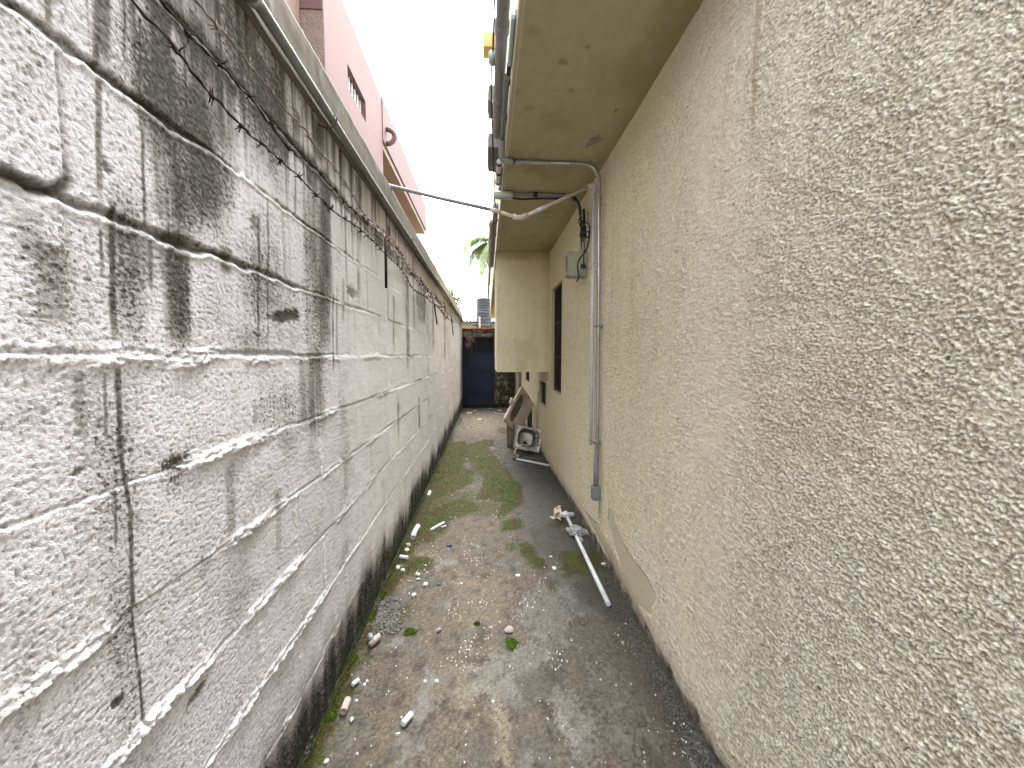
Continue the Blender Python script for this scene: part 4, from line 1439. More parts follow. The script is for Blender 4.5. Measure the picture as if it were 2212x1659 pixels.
# junction boxes clipped outside
for (px, y0, y1, z, lab, mt) in ((1062, 217, 258, ZS + .30, 'upper grey junction box sticking out from the overhang edge', 'pvc_grey'), (1061, 318, 372, ZS + .12, 'lower lavender grey junction box clipped beside the drain pipe', 'pvc_grey')):
    a, b = P(px, y0, Z=z), P(px, y1, Z=z)
    g = empty('junction_box', (a.x, (a.y + b.y) / 2, z), lab, 'junction box', 'junction boxes on the overhang edge')
    w = .05
    xc = P(px, (y0 + y1) / 2, Z=z).x
    box('case', (xc - .022, a.y, z), (XF - .001, b.y, z + .1), M[mt], g, .006)
    box('lid', (xc - .028, a.y + .01, z + .008), (xc - .0225, b.y - .01, z + .092), M['pvc_white'], g, .002)
# clamp / yellow spout
z = 4.55
a = P(1043, 95, Z=z)
tag(box('yellow_spout', (a.x, a.y - .0, z - .02), (XO - .001, a.y + .16, z + .12), M['yellow'], None, .008), 'yellow concrete spout jutting from the upper floor into the sky', 'spout')
q = P(1067, 117, Z=ZS + .16)
tag(tube('pipe_clamp', [(XF - .095, q.y - .03, ZS + .14), (XF - .095, q.y + .03, ZS + .14)], .02, M['condulet'], None, 14), 'round grey green clamp on the outside of the drain pipe', 'clamp')
# farther run of pipes on the face beyond the conduits
g = along('dark_riser', XF - .035, ZS + .05, 3.75, 6.2, .026, M['pvc_dark'], 'dark grey pipe running along the overhang edge beyond the second conduit', 'drain pipe', (4.6, 5.4))
g = along('cream_pipe', XF - .075, ZS + .02, 4.1, 9.5, .022, M['pvc_old'], 'cream painted pipe running far along the overhang edge', 'pipe', (4.2, 6.0, 7.6))

# conduit across the soffit and down the wall
yA = 2.78
zA = ZS - .020
ga = empty('soffit_conduit', (XR - .03, yA, .45), 'steel grey conduit crossing the soffit, bending and running down the stucco wall', 'conduit')
zend = P(1292, 1058, X=XR - .03).z
run = bend([(XO - .01, yA, zA), (XR - .045, yA, zA), (XR - .032, yA + .005, 1.9), (XR - .030, yA - .01, .95), (XR - .030, yA, zend)], .13, 8)
tube('conduit_run', run, .0132, M['conduit'], ga, 16)
for t0 in ((.44, 'X'), (.60, 'X'), (.625, 'X')):
    tube('coupling', [(t0[0] - .008, yA, zA), (t0[0] + .008, yA, zA)], .017, M['conduit'], ga, 16)
for z in (2.62, 2.585):
    tube('coupling', [(XR - .037, yA + .001, z - .008), (XR - .037, yA + .001, z + .008)], .017, M['conduit'], ga, 16)
tube('elbow', bend([(XO - .034, yA - .10, ZS + .07), (XO - .036, yA - .01, ZS - .005), (XO + .02, yA, zA), (XO + .05, yA, zA)], .03, 4), .022, M['pvc_grey'], ga, 14)
for z in (1.72, .86):
    bm = bmesh.new()
    bm_box(bm, (XR - .054, yA - .022, z - .008), (XR - .002, yA + .030, z + .008), .002)
    flush(bm, 'clip', M['pvc_grey'], ga)
# foot block
zc = P(1292, 1085, X=XR - .03).z
bm = bmesh.new()
bm_box(bm, (XR - .062, yA - .034, zc), (XR - .004, yA + .034, zend + .012), .007)
flush(bm, 'foot_fitting', M['pvc_grey'], ga)
tube('lower_sleeve', [(XR - .031, yA, zend + .0), (XR - .033, yA - .004, zend + .14), (XR - .031, yA, zend + .30)], [.020, .019, .016], M['pvc_grey'], ga, 16)

# second conduit with pale fitting and black cables into the meter box
yB = 3.32
zB = ZS - .018
gb = empty('soffit_conduit', (.5, yB, zB - .02), 'short grey conduit on the soffit with pale green fitting and black cables', 'conduit')
tube('conduit_run', bend([(XO + .02, yB, zB), (.70, yB, zB), (.80, yB + .03, zB - .05), (.815, yB + .03, zB - .14)], .09, 6), .015, M['pvc_grey'], gb, 14)
bm = bmesh.new()
bm_box(bm, (XO - .075, yB - .04, zB - .042), (XO + .085, yB + .03, zB + .014), .022)
flush(bm, 'fitting', M['condulet'], gb, True)
for x in (.42,):
    tube('tape', [(x - .016, yB, zB), (x + .016, yB, zB)], .0195, M['black'], gb, 12)
tube('tape', [(.745, yB + .008, zB - .016), (.765, yB + .014, zB - .028)], .0195, M['black'], gb, 12)
cab = smooth_path([(XO + .06, yB - .01, zB - .03), (.3, yB - .005, zB - .042), (.45, yB, zB - .030), (.62, yB, zB - .026), (.72, yB, zB - .01), (.79, yB + .01, zB - .05), (.812, yB + .01, zB - .18), (.815, yB, zB - .30), (.818, yB, 2.46), (.81, yB, 2.40)], 5)
tube('cable', cab, .0085, M['black'], gb, 8)
# knot of spliced cables
XK = XR - .045
gk = empty('cable_knot', (XK, 3.33, 2.4), 'tangled black spliced cables hanging on the stucco wall above the meter box', 'cable')
rg = random.Random(3)
def K(pts, r, name='strand'):
    tube(name, smooth_path([P(x / 5.04 + 1015, y / 5.04 + 302, X=XK - d) for x, y, d in pts], 5), r, M['black'], gk, 7)
K([(1240, 760, .0), (1245, 850, .0), (1240, 960, .005), (1245, 1040, 0), (1240, 1110, 0)], [.011] * 10 + [.017] * 7 + [.008] * 4)
K([(1245, 850, .0), (1200, 845, .02), (1185, 890, .025), (1210, 950, .02), (1235, 1000, 0)], .0045)
K([(1260, 900, 0), (1290, 910, .01), (1305, 960, .015), (1300, 1050, .01), (1290, 1130, .01), (1260, 1210, .02), (1200, 1290, .05), (1175, 1360, .06), (1180, 1440, .05), (1190, 1490, .04), (1165, 1540, .04)], .006)
K([(1250, 1010, 0), (1290, 1000, .01), (1300, 1040, .01), (1265, 1065, .005), (1235, 1050, 0)], .0055)
K([(1245, 1110, 0), (1245, 1180, .02), (1240, 1260, .055), (1240, 1340, .07), (1265, 1385, .07)], .0045)
K([(1195, 870, .02), (1225, 890, .03), (1200, 1040, .02), (1225, 1075, .01)], .004)
K([(1283, 780, -.02), (1285, 860, -.02), (1270, 900, -.01)], .003)
tube('splice', [P(1245 / 5.04 + 1015, 940 / 5.04 + 302, X=XK), P(1243 / 5.04 + 1015, 1060 / 5.04 + 302, X=XK)], .019, M['black'], gk, 10)
# meter box
gm = empty('meter_box', (XR - .06, 3.25, 2.17), 'pale green grey meter box mounted on the stucco wall under the cable knot', 'meter box')
bx0 = XR - .155
ybx = 3.22
zt_, zb_ = P(1262, 543, Y=ybx).z, P(1262, 596, Y=ybx).z
box('case', (bx0, ybx, zb_), (XR - .002, ybx + .13, zt_), M['box'], gm, .004)
box('door', (bx0 - .010, ybx + .004, zb_ + .006), (bx0 - .001, ybx + .126, zt_ - .006), M['box'], gm, .002)
box('slot', (bx0 - .013, ybx + .03, zb_ + .05), (bx0 - .0105, ybx + .09, zt_ - .03), M['blackplastic'], gm)
tube('stem', [(XR - .055, ybx + .05, zt_), (XR - .055, ybx + .05, zt_ + .085)], .009, M['pvc_white'], gm, 10)
box('plug', (XR - .06, ybx - .022, zb_ + .06), (XR - .025, ybx - .001, zb_ + .095), M['blackplastic'], gm, .004)

# white PVC line crossing the passage
gp = empty('white_pipe', (0, 2.8, 2.5), 'weathered white pipe crossing over the passage, kinked up and then down the wall', 'pipe')
E0 = P(833, 391, X=-.76)
q = P(833, 391, X=-.72)
E1 = P(1123, 472, Y=2.72)
E2 = P(1283, 399, X=XR - .050)
E3 = P(1289, 962, X=XR - .075)
E3 = Vector((XR - .04, E2.y + .01, 0)); 
E3.z = P(1289, 962, Y=E2.y).z
T0 = P(833, 391, X=XL - .02)
T0.z = ZTOP + .022
Tm = P(1065, 454, Y=2.70)
T00 = T0 + (T0 - Tm) * .6
tube('pipe_run', [T00, T0, T0.lerp(Tm, .5) - Vector((0, 0, .004)), Tm], .0122, M['pvc_grey'], gp, 14)
tube('pipe_run', [Tm - (E1 - Tm) * .02, Tm.lerp(E1, .5), E1], .0125, M['pvc_old'], gp, 14)
tube('coupling', [Tm - (E1 - Tm) * .12, Tm + (E1 - Tm) * .3], .0148, M['pvc_old'], gp, 14)
tube('pipe_run', [E1, E1.lerp(E2, .5), E2], .012, M['pvc_old'], gp, 14)
tube('coupling', [E1.lerp(E2, .22), E1.lerp(E2, .33)], .0148, M['pvc_white'], gp, 14)
tube('elbow', bend([E1 + (Tm - E1).normalized() * .05, E1, E1 + (E2 - E1).normalized() * .06], .02, 4), .0185, M['pvc_old'], gp, 14)
tube('elbow', bend([E2 + (E1 - E2).normalized() * .06, E2, E2 + Vector((0, 0, -.06))], .012, 3), .0195, M['pvc_white'], gp, 14)
tube('pipe_run', [E2, Vector((E2.x + .004, E2.y + .01, 1.9)), E3], .0118, M['pvc_white'], gp, 14)
for z in (2.16, .87):
    bm = bmesh.new()
    pp = [(XR - .055 + .022 * math.cos(t), (yA + E2.y) / 2 - .005 + (abs(yA - E2.y) / 2 + .026) * math.sin(t), z + .01 * math.sin(t * 2)) for t in np.linspace(0, 6.283, 20)]
    bm_tube(bm, pp, .0018, 5)
    tag(flush(bm, 'wire_tie', M['galv'], None, True), 'thin wire tie %s the white pipe to the steel conduit' % ('near the top binding' if z > 2 else 'binding the lower end of'), 'wire tie', 'wire ties on the pipes')
tag(tube('loose_wire', smooth_path([(XR - .06, yA - .03, 2.12), (XR - .055, yA - .035, 1.9), (XR - .05, yA - .03, 1.7), (XR - .06, yA - .035, 1.3), (XR - .055, yA - .03, .9)], 5), .0015, M['galv'], None, 5), 'fine loose wire dangling in front of the white pipe and conduit', 'wire')

# downpipe far along the wall, rod leaning on the wall
q = P(1122, 805, Y=9.2)
tag(tube('downpipe', [(XR - .05, 9.1, .03), (XR - .05, 9.1, ZS)], .032, M['pvc_grey'], None, 14), 'grey downpipe standing against the house near the stone wall', 'downpipe')
a, b = P(1163, 925, X=XR - .03), P(1163, 845, X=XR - .02)
a.y += .12
tag(tube('thin_rod', [Vector((a.x, a.y + .1, .02)), a.lerp(b, .6), b], .008, M['pvc_old'], None, 8), 'thin upright rod leaning on the house behind the steel sink', 'rod')

# ------------------------------------------------------------------ laundry basin leaning on its end
def build_laundry():
    # local: width u, length v, depth w
    # three corners located in the passage
    L3 = P(1100, 889, Y=6.22)
    top = P(1129, 835, Y=6.52)
    rgt = P(1154, 873, Y=6.76)
    u = (rgt - top)
    v = (top - L3)
    O = L3 - v * .28
    v = v * 1.28
    L = v.length; wdt = u.length
    u.normalize(); v.normalize()
    n = u.cross(v).normalized()
    if n.y > 0: n = -n         # faces the camera
    g = empty('laundry_basin', Vector((O.x, O.y, 0)), 'chalky white washbasin leaning on its end against the house', 'washbasin')
    def W(a, b, c): return O + u * a + v * b + n * c
    def inner(s, t, m):
        return None
    bm = bmesh.new()
    # slab with a rounded basin hollow; sampled top surface
    NU, NV = 36, 60
    grid = []
    for j in range(NV + 1):
        row = []
        for i in range(NU + 1):
            a, b = i / NU * wdt, j / NV * L
            ca, cb = wdt * .31, L * .50
            ra, rb = wdt * .23, L * .39
            e = (abs((a - ca) / ra) ** 3 + abs((b - cb) / rb) ** 3) ** (1 / 3)
            dp = -.17 * (1 - min(1, e)) ** .35 if e < 1 else 0
            lip = .012 * math.exp(-((e - 1.08) / .07) ** 2)
            row.append(bm.verts.new(W(a, b, dp + lip)))
        grid.append(row)
    for j in range(NV):
        for i in range(NU):
            bm.faces.new((grid[j][i], grid[j][i + 1], grid[j + 1][i + 1], grid[j + 1][i]))
    rim = [grid[0][i] for i in range(NU + 1)] + [grid[j][NU] for j in range(1, NV + 1)] + [grid[NV][i] for i in range(NU - 1, -1, -1)] + [grid[j][0] for j in range(NV - 1, 0, -1)]
    low_ = [bm.verts.new(v_.co - n * .05) for v_ in rim]
    for k in range(len(rim)):
        k2 = (k + 1) % len(rim)
        bm.faces.new((rim[k], low_[k], low_[k2], rim[k2]))
    flush(bm, 'shell', M['laundry'], g, True)
    # dark hollow lining, just above the shell
    bm = bmesh.new()
    rings = []
    for q_ in range(9):
        s = 1 - q_ / 9
        ring = []
        for k in range(36):
            th = 6.2832 * k / 36
            cx_, sy_ = math.cos(th), math.sin(th)
            m_ = (abs(cx_) ** 3 + abs(sy_) ** 3) ** (-1 / 3)
            a, b = wdt * .31 + wdt * .23 * m_ * cx_ * s * .97, L * .50 + L * .39 * m_ * sy_ * s * .97
            dp = -.17 * (1 - s * .97) ** .35 + .004
            ring.append(bm.verts.new(W(a, b, dp)))
        rings.append(ring)
    for q_ in range(8):
        for k in range(36):
            bm.faces.new((rings[q_][k], rings[q_][(k + 1) % 36], rings[q_ + 1][(k + 1) % 36], rings[q_ + 1][k]))
    bm.faces.new(rings[-1])
    flush(bm, 'hollow', M['basin'], g, True)
    c = W(wdt * .45, L * .93, .012)
    tube('drain_fitting', [c - n * .01, c + n * .02], [.032, .028], M['chrome'], g, 16)
    tube('drain_hole', [c + n * .0202, c + n * .0215], .015, M['blackplastic'], g, 14)
    # underside legs / bowl bulge
    c2 = W(wdt * -.03, L * .50, -.05)
    bm = bmesh.new()
    bmesh.ops.create_icosphere(bm, subdivisions=3, radius=.05)
    for v_ in bm.verts:
        v_.co = c2 + Vector((v_.co.x * .8, v_.co.y, v_.co.z * 1.2)) * (1 + .15 * math.sin(v_.co.x * 60 + v_.co.z * 40))
    flush(bm, 'overflow_lump', M['laundry'], g, True)
    # pedestal stump it stands on, behind the steel sink
    a = W(wdt * .45, .0, -.05)
    box('pedestal', (a.x - .035, a.y + .0, 0), (a.x + .09, a.y + .12, max(.08, a.z + .06)), M['basin'], g, .02)
    # shade board behind
    d0 = P(1148, 915, Y=7.15)
    return g


build_laundry()
# black board put in for the shadow in the gap behind the basin
a = P(1144, 921, Y=6.85)
tag(box('shade_board', (P(1139, 900, Y=6.95).x, 6.93, .0), (XR - .015, 6.97, .68), M['blackplastic'], None, .006, Matrix.Rotation(math.radians(-6), 3, 'X')), 'black board standing in for the shadow behind the laundry basin and steel sink', 'board')
q = P(1099, 886, Z=0.05)
rg0 = random.Random(8)
bm = bmesh.new()
bm_box(bm, (.42, 8.6, .0), (.50, 8.7, .07), .012, Matrix.Rotation(.4, 3, 'Z'))
tag(flush(bm, 'broken_brick', M['darkred']), 'small broken reddish brick on the path near the basin', 'brick')

# ------------------------------------------------------------------ stainless sink
def build_sink():
    tl, tr = P(1115, 918, Y=6.05), P(1168, 926, Y=5.98)
    bl_, br = P(1108, 967, Y=5.86), P(1165, 978, Y=5.80)
    br = P(1165, 979, Z=.008)
    bl_ = P(1108, 968, Y=br.y + .03)
    tl = P(1114.5, 917.5, Y=br.y + .15); tr = P(1168, 926, Y=br.y + .13)
    O = bl_
    u = (br - bl_); wd = u.length; u = u / wd
    v = (tl - bl_); hg = v.length; v = (v - u * v.dot(u)).normalized()
    n = u.cross(v)
    if n.y > 0: n = -n
    g = empty('steel_sink', Vector(((bl_.x + br.x) / 2, br.y, 0)), 'square stainless steel sink standing on edge on the path', 'sink')
    W = lambda a, b, c: O + u * a + v * b + n * c
    def rr(cx_, cy_, hx, hy, rad, k=8):
        out = []
        for (sx, sy, a0) in ((1, 1, 0), (-1, 1, 90), (-1, -1, 180), (1, -1, 270)):
            for i in range(k + 1):
                t = math.radians(a0 + 90 * i / k)
                out.append((cx_ + sx * (hx - rad) + rad * math.cos(t), cy_ + sy * (hy - rad) + rad * math.sin(t)))
        return out
    bm = bmesh.new()
    levels = [(rr(wd * .5, hg * .5, wd * .5, hg * .5, .02), -.012), (rr(wd * .5, hg * .5, wd * .5, hg * .5, .02), .0), (rr(wd * .5, hg * .5, wd * .485, hg * .485, .018), .007),
              (rr(wd * .5, hg * .5, wd * .465, hg * .465, .016), .003), (rr(wd * .44, hg * .53, wd * .345, hg * .39, .10), .002), (rr(wd * .44, hg * .53, wd * .335, hg * .38, .10), .005)]
    rings = [[bm.verts.new(W(a, b, c)) for a, b in pts] for pts, c in levels]
    for r0, r1 in zip(rings[:-1], rings[1:]):
        for k in range(len(r0)):
            bm.faces.new((r0[k], r0[(k + 1) % len(r0)], r1[(k + 1) % len(r0)], r1[k]))
    flush(bm, 'rim', M['steel_rim'], g, True)
    bm = bmesh.new()
    levels = [(.335, .38, .10, .0045), (.325, .37, .10, -.01), (.315, .36, .095, -.10), (.29, .335, .08, -.135), (.22, .26, .06, -.145), (.05, .06, .014, -.15)]
    rings = [[bm.verts.new(W(a, b, c)) for a, b in rr(wd * .44, hg * .53, wd * hx, hg * hy, rad)] for hx, hy, rad, c in levels]
    for r0, r1 in zip(rings[:-1], rings[1:]):
        for k in range(len(r0)):
            bm.faces.new((r0[k], r0[(k + 1) % len(r0)], r1[(k + 1) % len(r0)], r1[k]))
    bm.faces.new(rings[-1])
    flush(bm, 'bowl', M['steel'], g, True)
    c = W(wd * .42, hg * .36, -.143)
    tube('drain', [c, c + n * .006], [.036, .032], M['chrome'], g, 20)
    tube('drain_hole', [c + n * .0062, c + n * .008], .022, M['blackplastic'], g, 16)
    # taps on the right flange
    fa = empty  # noqa
    fau = tube('faucet', bend([W(wd * .9, hg * .62, .0), W(wd * .9, hg * .62, .05), W(wd * .80, hg * .66, .075), W(wd * .72, hg * .67, .06)], .03, 5), .009, M['chrome'], g, 10)
    for fb in (.75, .62, .48, .34):
        c = W(wd * .9, hg * fb, .004)
        tube('tap_base', [c, c + n * .018], [.019, .015], M['chrome'], g, 14)
        if fb in (.75, .48, .34):
            bm = bmesh.new()
            c = c + n * .02
            for k in range(4):
                d = u * math.cos(k * 1.5708 + .4) + v * math.sin(k * 1.5708 + .4)
                bm_tube(bm, [c, c + d * .022], .005, 6)
            flush(bm, 'tap_handle', M['steel_rim'], g, True)
    return W, wd, hg, n


build_sink()
# hose in front of the sink
def Q(x, y, Yv=None, Z=None, s=A):
    return P(x / s[2] + s[0], y / s[2] + s[1], Y=Yv, Z=Z)


ys_ = P(1165, 979, Z=.008).y
tag(tube('flexible_hose', smooth_path([Q(915, 625, ys_ - .03), Q(905, 580, ys_ - .05), Q(860, 556, ys_ - .08), Q(810, 570, ys_ - .13), Q(770, 620, ys_ - .20), Q(772, 655, ys_ - .26), Q(800, 683, Z=.016)], 6), .0075, M['hose'], None, 8), 'cream flexible hose looping out of the steel sink onto the path', 'hose')
a, b = Q(765, 712, Z=.022), Q(1148, 785, Z=.03)
g = empty('pipe_offcut', (a.x, a.y, 0), 'white pipe offcut with dark end lying in front of the steel sink', 'pipe')
tube('pipe_run', [a, b], .0155, M['pvc_white'], g, 14, .8)
tube('dark_fitting', [a - (b - a).normalized() * .03, a + (b - a).normalized() * .03], .02, M['blackplastic'], g, 12)
c = Q(815, 685, Z=.02)
g = empty('hose_coupling', c, 'small dark hose coupling beside the white pipe offcut', 'coupling')
tube('nut', [c, c + Vector((.05, .02, 0))], .017, M['blackplastic'], g, 8)
tube('tail', [c - Vector((.03, .005, 0)), c], .011, M['chrome'], g, 10)

# fallen pipe with tee and rag near the house wall
a, b = Q(640, 500, Z=.028, s=B), Q(1095, 1462, Z=.0225, s=B)
g = empty('fallen_pipe', (b.x, b.y, 0), 'long white pipe with a tee lying on the path along the house', 'pipe')
tube('pipe_run', [a, a.lerp(b, .33) , a.lerp(b, .66), b], .0150, M['pvc_white'], g, 18, .82)
d = (b - a).normalized()
sd_ = Vector((-d.y, d.x, 0))
t0 = a - d * .01
bm = bmesh.new()
bm_tube(bm, [t0 - d * .05, t0 + d * .035], .0235, 14, .8)
bm_tube(bm, [t0 - sd_ * .075 - d * .01, t0 + sd_ * .07 - d * .01], .0235, 14, .8)
flush(bm, 'tee_fitting', M['pvc_white'], g, True)


def crumple(name, center, size, seed, mat, label, cat, flat=.45, sub=4, group=None):
    bm = bmesh.new()
    bmesh.ops.create_icosphere(bm, subdivisions=sub, radius=1)
    pts = np.array([v.co[:] for v in bm.verts])
    th = np.arctan2(pts[:, 1], pts[:, 0])
    n1 = fbm(pts[:, 0] * 1.6 + seed * 3.1, pts[:, 1] * 1.6 + pts[:, 2], 3, seed)
    n2 = np.abs(fbm(pts[:, 0] * 3.5 + pts[:, 2] * 2, pts[:, 1] * 3.5 + seed, 3, seed + 5))
    r = 1 + .55 * n1 - .55 * n2
    for i, v in enumerate(bm.verts):
        p = pts[i] * r[i]
        v.co = Vector((center[0] + p[0] * size[0], center[1] + p[1] * size[1], max(.004, center[2] + p[2] * size[2])))
    o = flush(bm, name, mat, None, False)
    return tag(o, label, cat, group)


c = Q(730, 670, Z=.03, s=B)
crumple('rag', (c.x, c.y, .035), (.075, .09, .034), 31, M['rag'], 'crumpled dusty grey rag draped over the fallen white pipe', 'rag')
# tails of the rag
c2 = Q(830, 690, Z=.02, s=B)
def flap(name, pts, th, mat, parent=None):
    bm = bmesh.new()
    vs = [bm.verts.new(p) for p in pts]
    f = bm.faces.new(vs)
    r = bmesh.ops.extrude_face_region(bm, geom=[f])
    for v in [e for e in r['geom'] if isinstance(e, bmesh.types.BMVert)]:
        v.co.z += th
    return flush(bm, name, mat, parent)
def px_poly(pts, s, z=.006):
    return [Q(x, y, Z=z + .006 * ((i * 7) % 5) / 4, s=s) for i, (x, y) in enumerate(pts)]
tag(flap('cloth_scrap', px_poly([(770, 690), (830, 650), (890, 690), (880, 712), (820, 715), (785, 700)], B), .012, M['rag']), 'pale torn cloth scrap beside the rag, next to the house', 'scrap')
tag(flap('cloth_scrap', px_poly([(745, 720), (770, 715), (815, 760), (818, 790), (795, 785)], B), .010, M['rag']), 'narrow grey cloth scrap beside the fallen pipe just under the rag', 'scrap')
# splintered wood pile
bm = bmesh.new()
rg = random.Random(21)
for (pts, z, th) in (([(452, 515), (520, 510), (610, 490), (560, 520), (490, 540)], .004, .006), ([(500, 425), (530, 410), (545, 470), (505, 475)], .05, .004), ([(535, 395), (570, 390), (590, 470), (580, 520), (555, 500), (560, 450)], .035, .004),
                     ([(490, 485), (540, 495), (580, 545), (575, 555), (520, 515)], .02, .006), ([(500, 470), (575, 480), (570, 500), (510, 495)], .03, .005), ([(515, 450), (560, 430), (565, 465)], .06, .004)):
    vs = [bm.verts.new(Q(x, y, Z=z + .012 * ((i * 5) % 4) / 3, s=B)) for i, (x, y) in enumerate(pts)]
    f = bm.faces.new(vs)
    r = bmesh.ops.extrude_face_region(bm, geom=[f])
    for v in [e for e in r['geom'] if isinstance(e, bmesh.types.BMVert)]: v.co.z += th
tag(flush(bm, 'splintered_wood', M['wood']), 'small heap of pale splintered wood beside the tee of the fallen pipe', 'wood scrap')
bm = bmesh.new()
c = Q(620, 430, Z=.02, s=B)
for i in range(40):
    p = c + Vector((rg.uniform(-.06, .06), rg.uniform(-.08, .08), rg.uniform(-.012, .02)))
    d = Vector((rg.gauss(0, 1), rg.gauss(0, 1), rg.gauss(0, .4))).normalized() * rg.uniform(.03, .08)
    bm_tube(bm, [p, p + d * .5 + Vector((0, 0, .008)), p + d], .0016, 4)
tag(flush(bm, 'dry_twigs', M['twig']), 'little tuft of dry brown twigs behind the tee of the fallen pipe', 'twigs')
tag(tube('thin_string', smooth_path([Q(480, 590, Z=.006, s=B), Q(560, 575, Z=.008, s=B), Q(620, 550, Z=.006, s=B), Q(650, 525, Z=.01, s=B)], 4), .0016, M['galv'], None, 5), 'thin pale string on the path beside the splintered wood', 'string')

# ------------------------------------------------------------------ broken pipe bits, stones, scraps on the path
def bit(a, b, r, mat, label, s, hollow=.8, z=None, cat='pipe fragment', group='broken pipe fragments on the path', arc=.0):
    z = r + .002 if z is None else z
    p, q_ = Q(*a, Z=z, s=s), Q(*b, Z=z, s=s)
    m_ = p.lerp(q_, .5) + Vector((arc, arc, 0))
    o = tube('pipe_fragment', smooth_path([p, m_, q_], 4), r, mat, None, 14, hollow)
    return tag(o, label, cat, group)


bit((545, 490), (500, 590), .021, M['pvc_white'], 'white curved pipe fragment with open dark end by the mossy foot of the block wall', C7, .8, arc=-.006)
bit((655, 525), (770, 460), .0125, M['pvc_white'], 'slender greyish white pipe fragment lying on moss', C7, .75)
bit((745, 502), (788, 488), .008, M['chip'], 'tiny white pipe splinter just below the slender pipe fragment', C7, 0)
bit((388, 757), (460, 767), .014, M['pvc_white'], 'stubby bright white pipe fragment at the foot of the block wall', C7, .8)
bit((648, 190), (635, 230), .018, M['pvc_white'], 'small white pipe fragment farthest up against the foot of the block wall', C7, .8)
bit((150, 1500), (185, 1465), .017, M['terracotta'], 'short pinkish pipe fragment beside the bare rubble patch', C7, .8)
bit((125, 1440), (140, 1480), .013, M['pvc_grey'], 'grey pipe fragment leaning against the pinkish one', C7, .8, z=.03)
bit((270, 620), (248, 680), .015, M['terracotta'], 'pinkish open pipe fragment low beside the block wall near the camera', D, .8)
bit((535, 740), (578, 690), .0125, M['pvc_white'], 'white stepped pipe coupling lying alone on bare concrete near the camera', D, .75)
tube_c = Q(572, 700, Z=.016, s=D)
bit((290, 550), (322, 525), .010, M['pvc_white'], 'small white pipe piece among paint chips near the camera', D, .7)


def stone(s, x, y, r, mat, label, name='stone', cat='stone', group='loose stones on the path', seed=0, flat=.6):
    c = Q(x, y, Z=0, s=s)
    bm = bmesh.new()
    bmesh.ops.create_icosphere(bm, subdivisions=2, radius=1)
    rg = random.Random(seed)
    sc = (rg.uniform(.8, 1.25), rg.uniform(.8, 1.25), flat)
    off = [Vector((rg.gauss(0, 1), rg.gauss(0, 1), rg.gauss(0, 1))).normalized() for _ in range(7)]
    for v in bm.verts:
        p = v.co.copy()
        for o_ in off:
            d_ = p.dot(o_)
            if d_ > .62: p -= o_ * (d_ - .62) * .85
        v.co = Vector((c.x + p.x * r * sc[0], c.y + p.y * r * sc[1], max(.001, r * flat * .75 + p.z * r * sc[2])))
    return tag(flush(bm, name, mat), label, cat, group)


stone(C7, 370, 862, .022, M['chip'], 'white plaster lump at the foot of the block wall by the mossy patch', 'plaster_lump', 'plaster lump', 'white plaster lumps on the path', 1)
stone(C7, 410, 880, .015, M['chip'], 'smaller white plaster lump just right of the one at the wall foot', 'plaster_lump', 'plaster lump', 'white plaster lumps on the path', 2)
stone(C7, 540, 922, .021, M['chip'], 'rounded white plaster lump below the pale cement smear', 'plaster_lump', 'plaster lump', 'white plaster lumps on the path', 3)
stone(C7, 545, 960, .016, M['chip'], 'white plaster lump touching the rounded one below the cement smear', 'plaster_lump', 'plaster lump', 'white plaster lumps on the path', 4)
stone(C7, 607, 1008, .019, M['chip'], 'lone white plaster lump on bare concrete right of the rubble patch', 'plaster_lump', 'plaster lump', 'white plaster lumps on the path', 5)
stone(C7, 505, 1100, .017, M['chip'], 'white plaster lump directly above the mossy edge of the rubble patch', 'plaster_lump', 'plaster lump', 'white plaster lumps on the path', 6)
stone(C7, 460, 665, .026, M['terracotta'], 'pinkish broken lump beside the curved white pipe fragment', 'plaster_lump', 'plaster lump', 'white plaster lumps on the path', 7)
stone(C7, 450, 705, .022, M['chip'], 'white broken lump between the curved and the stubby pipe fragments', 'plaster_lump', 'plaster lump', 'white plaster lumps on the path', 8)
stone(B, 1045, 1040, .021, M['chip'], 'bright white plaster lump between the fallen pipe and the house', 'plaster_lump', 'plaster lump', 'white plaster lumps on the path', 9)
stone(B, 505, 1085, .020, M['chip'], 'white plaster lump left of the fallen pipe, the larger of two', 'plaster_lump', 'plaster lump', 'white plaster lumps on the path', 10)
stone(B, 466, 952, .013, M['chip'], 'small white plaster lump left of the fallen pipe, above the larger one', 'plaster_lump', 'plaster lump', 'white plaster lumps on the path', 11)
stone(B, 108, 1150, .017, M['chip'], 'flat white plaster lump in the middle of the path beside the mossy crack', 'plaster_lump', 'plaster lump', 'white plaster lumps on the path', 12, .35)
stone(D, 700, 536, .011, M['chip'], 'small square white plaster lump on bare concrete near the camera', 'plaster_lump', 'plaster lump', 'white plaster lumps on the path', 13)
stone(D, 288, 725, .012, M['chip'], 'crumbly white plaster lump above the near moss clump at the wall foot', 'plaster_lump', 'plaster lump', 'white plaster lumps on the path', 14)
stone(D, 513, 792, .009, M['chip'], 'tiny white plaster lump just below the pipe coupling', 'plaster_lump', 'plaster lump', 'white plaster lumps on the path', 15)
stone(D, 166, 926, .010, M['chip'], 'white plaster lump in the lower left, closest to the camera', 'plaster_lump', 'plaster lump', 'white plaster lumps on the path', 16)
stone(D, 645, 68, .015, M['chip'], 'white plaster lump beside the top of the rubble patch, nearer the path centre', 'plaster_lump', 'plaster lump', 'white plaster lumps on the path', 17)
stone(D, 712, 290, .017, M['stonechip'], 'grey stone on bare concrete between the two green moss tufts', seed=18)
stone(D, 1050, 285, .028, M['stonechip'], 'flat brown grey stone just behind the largest moss tuft', seed=19, flat=.35)
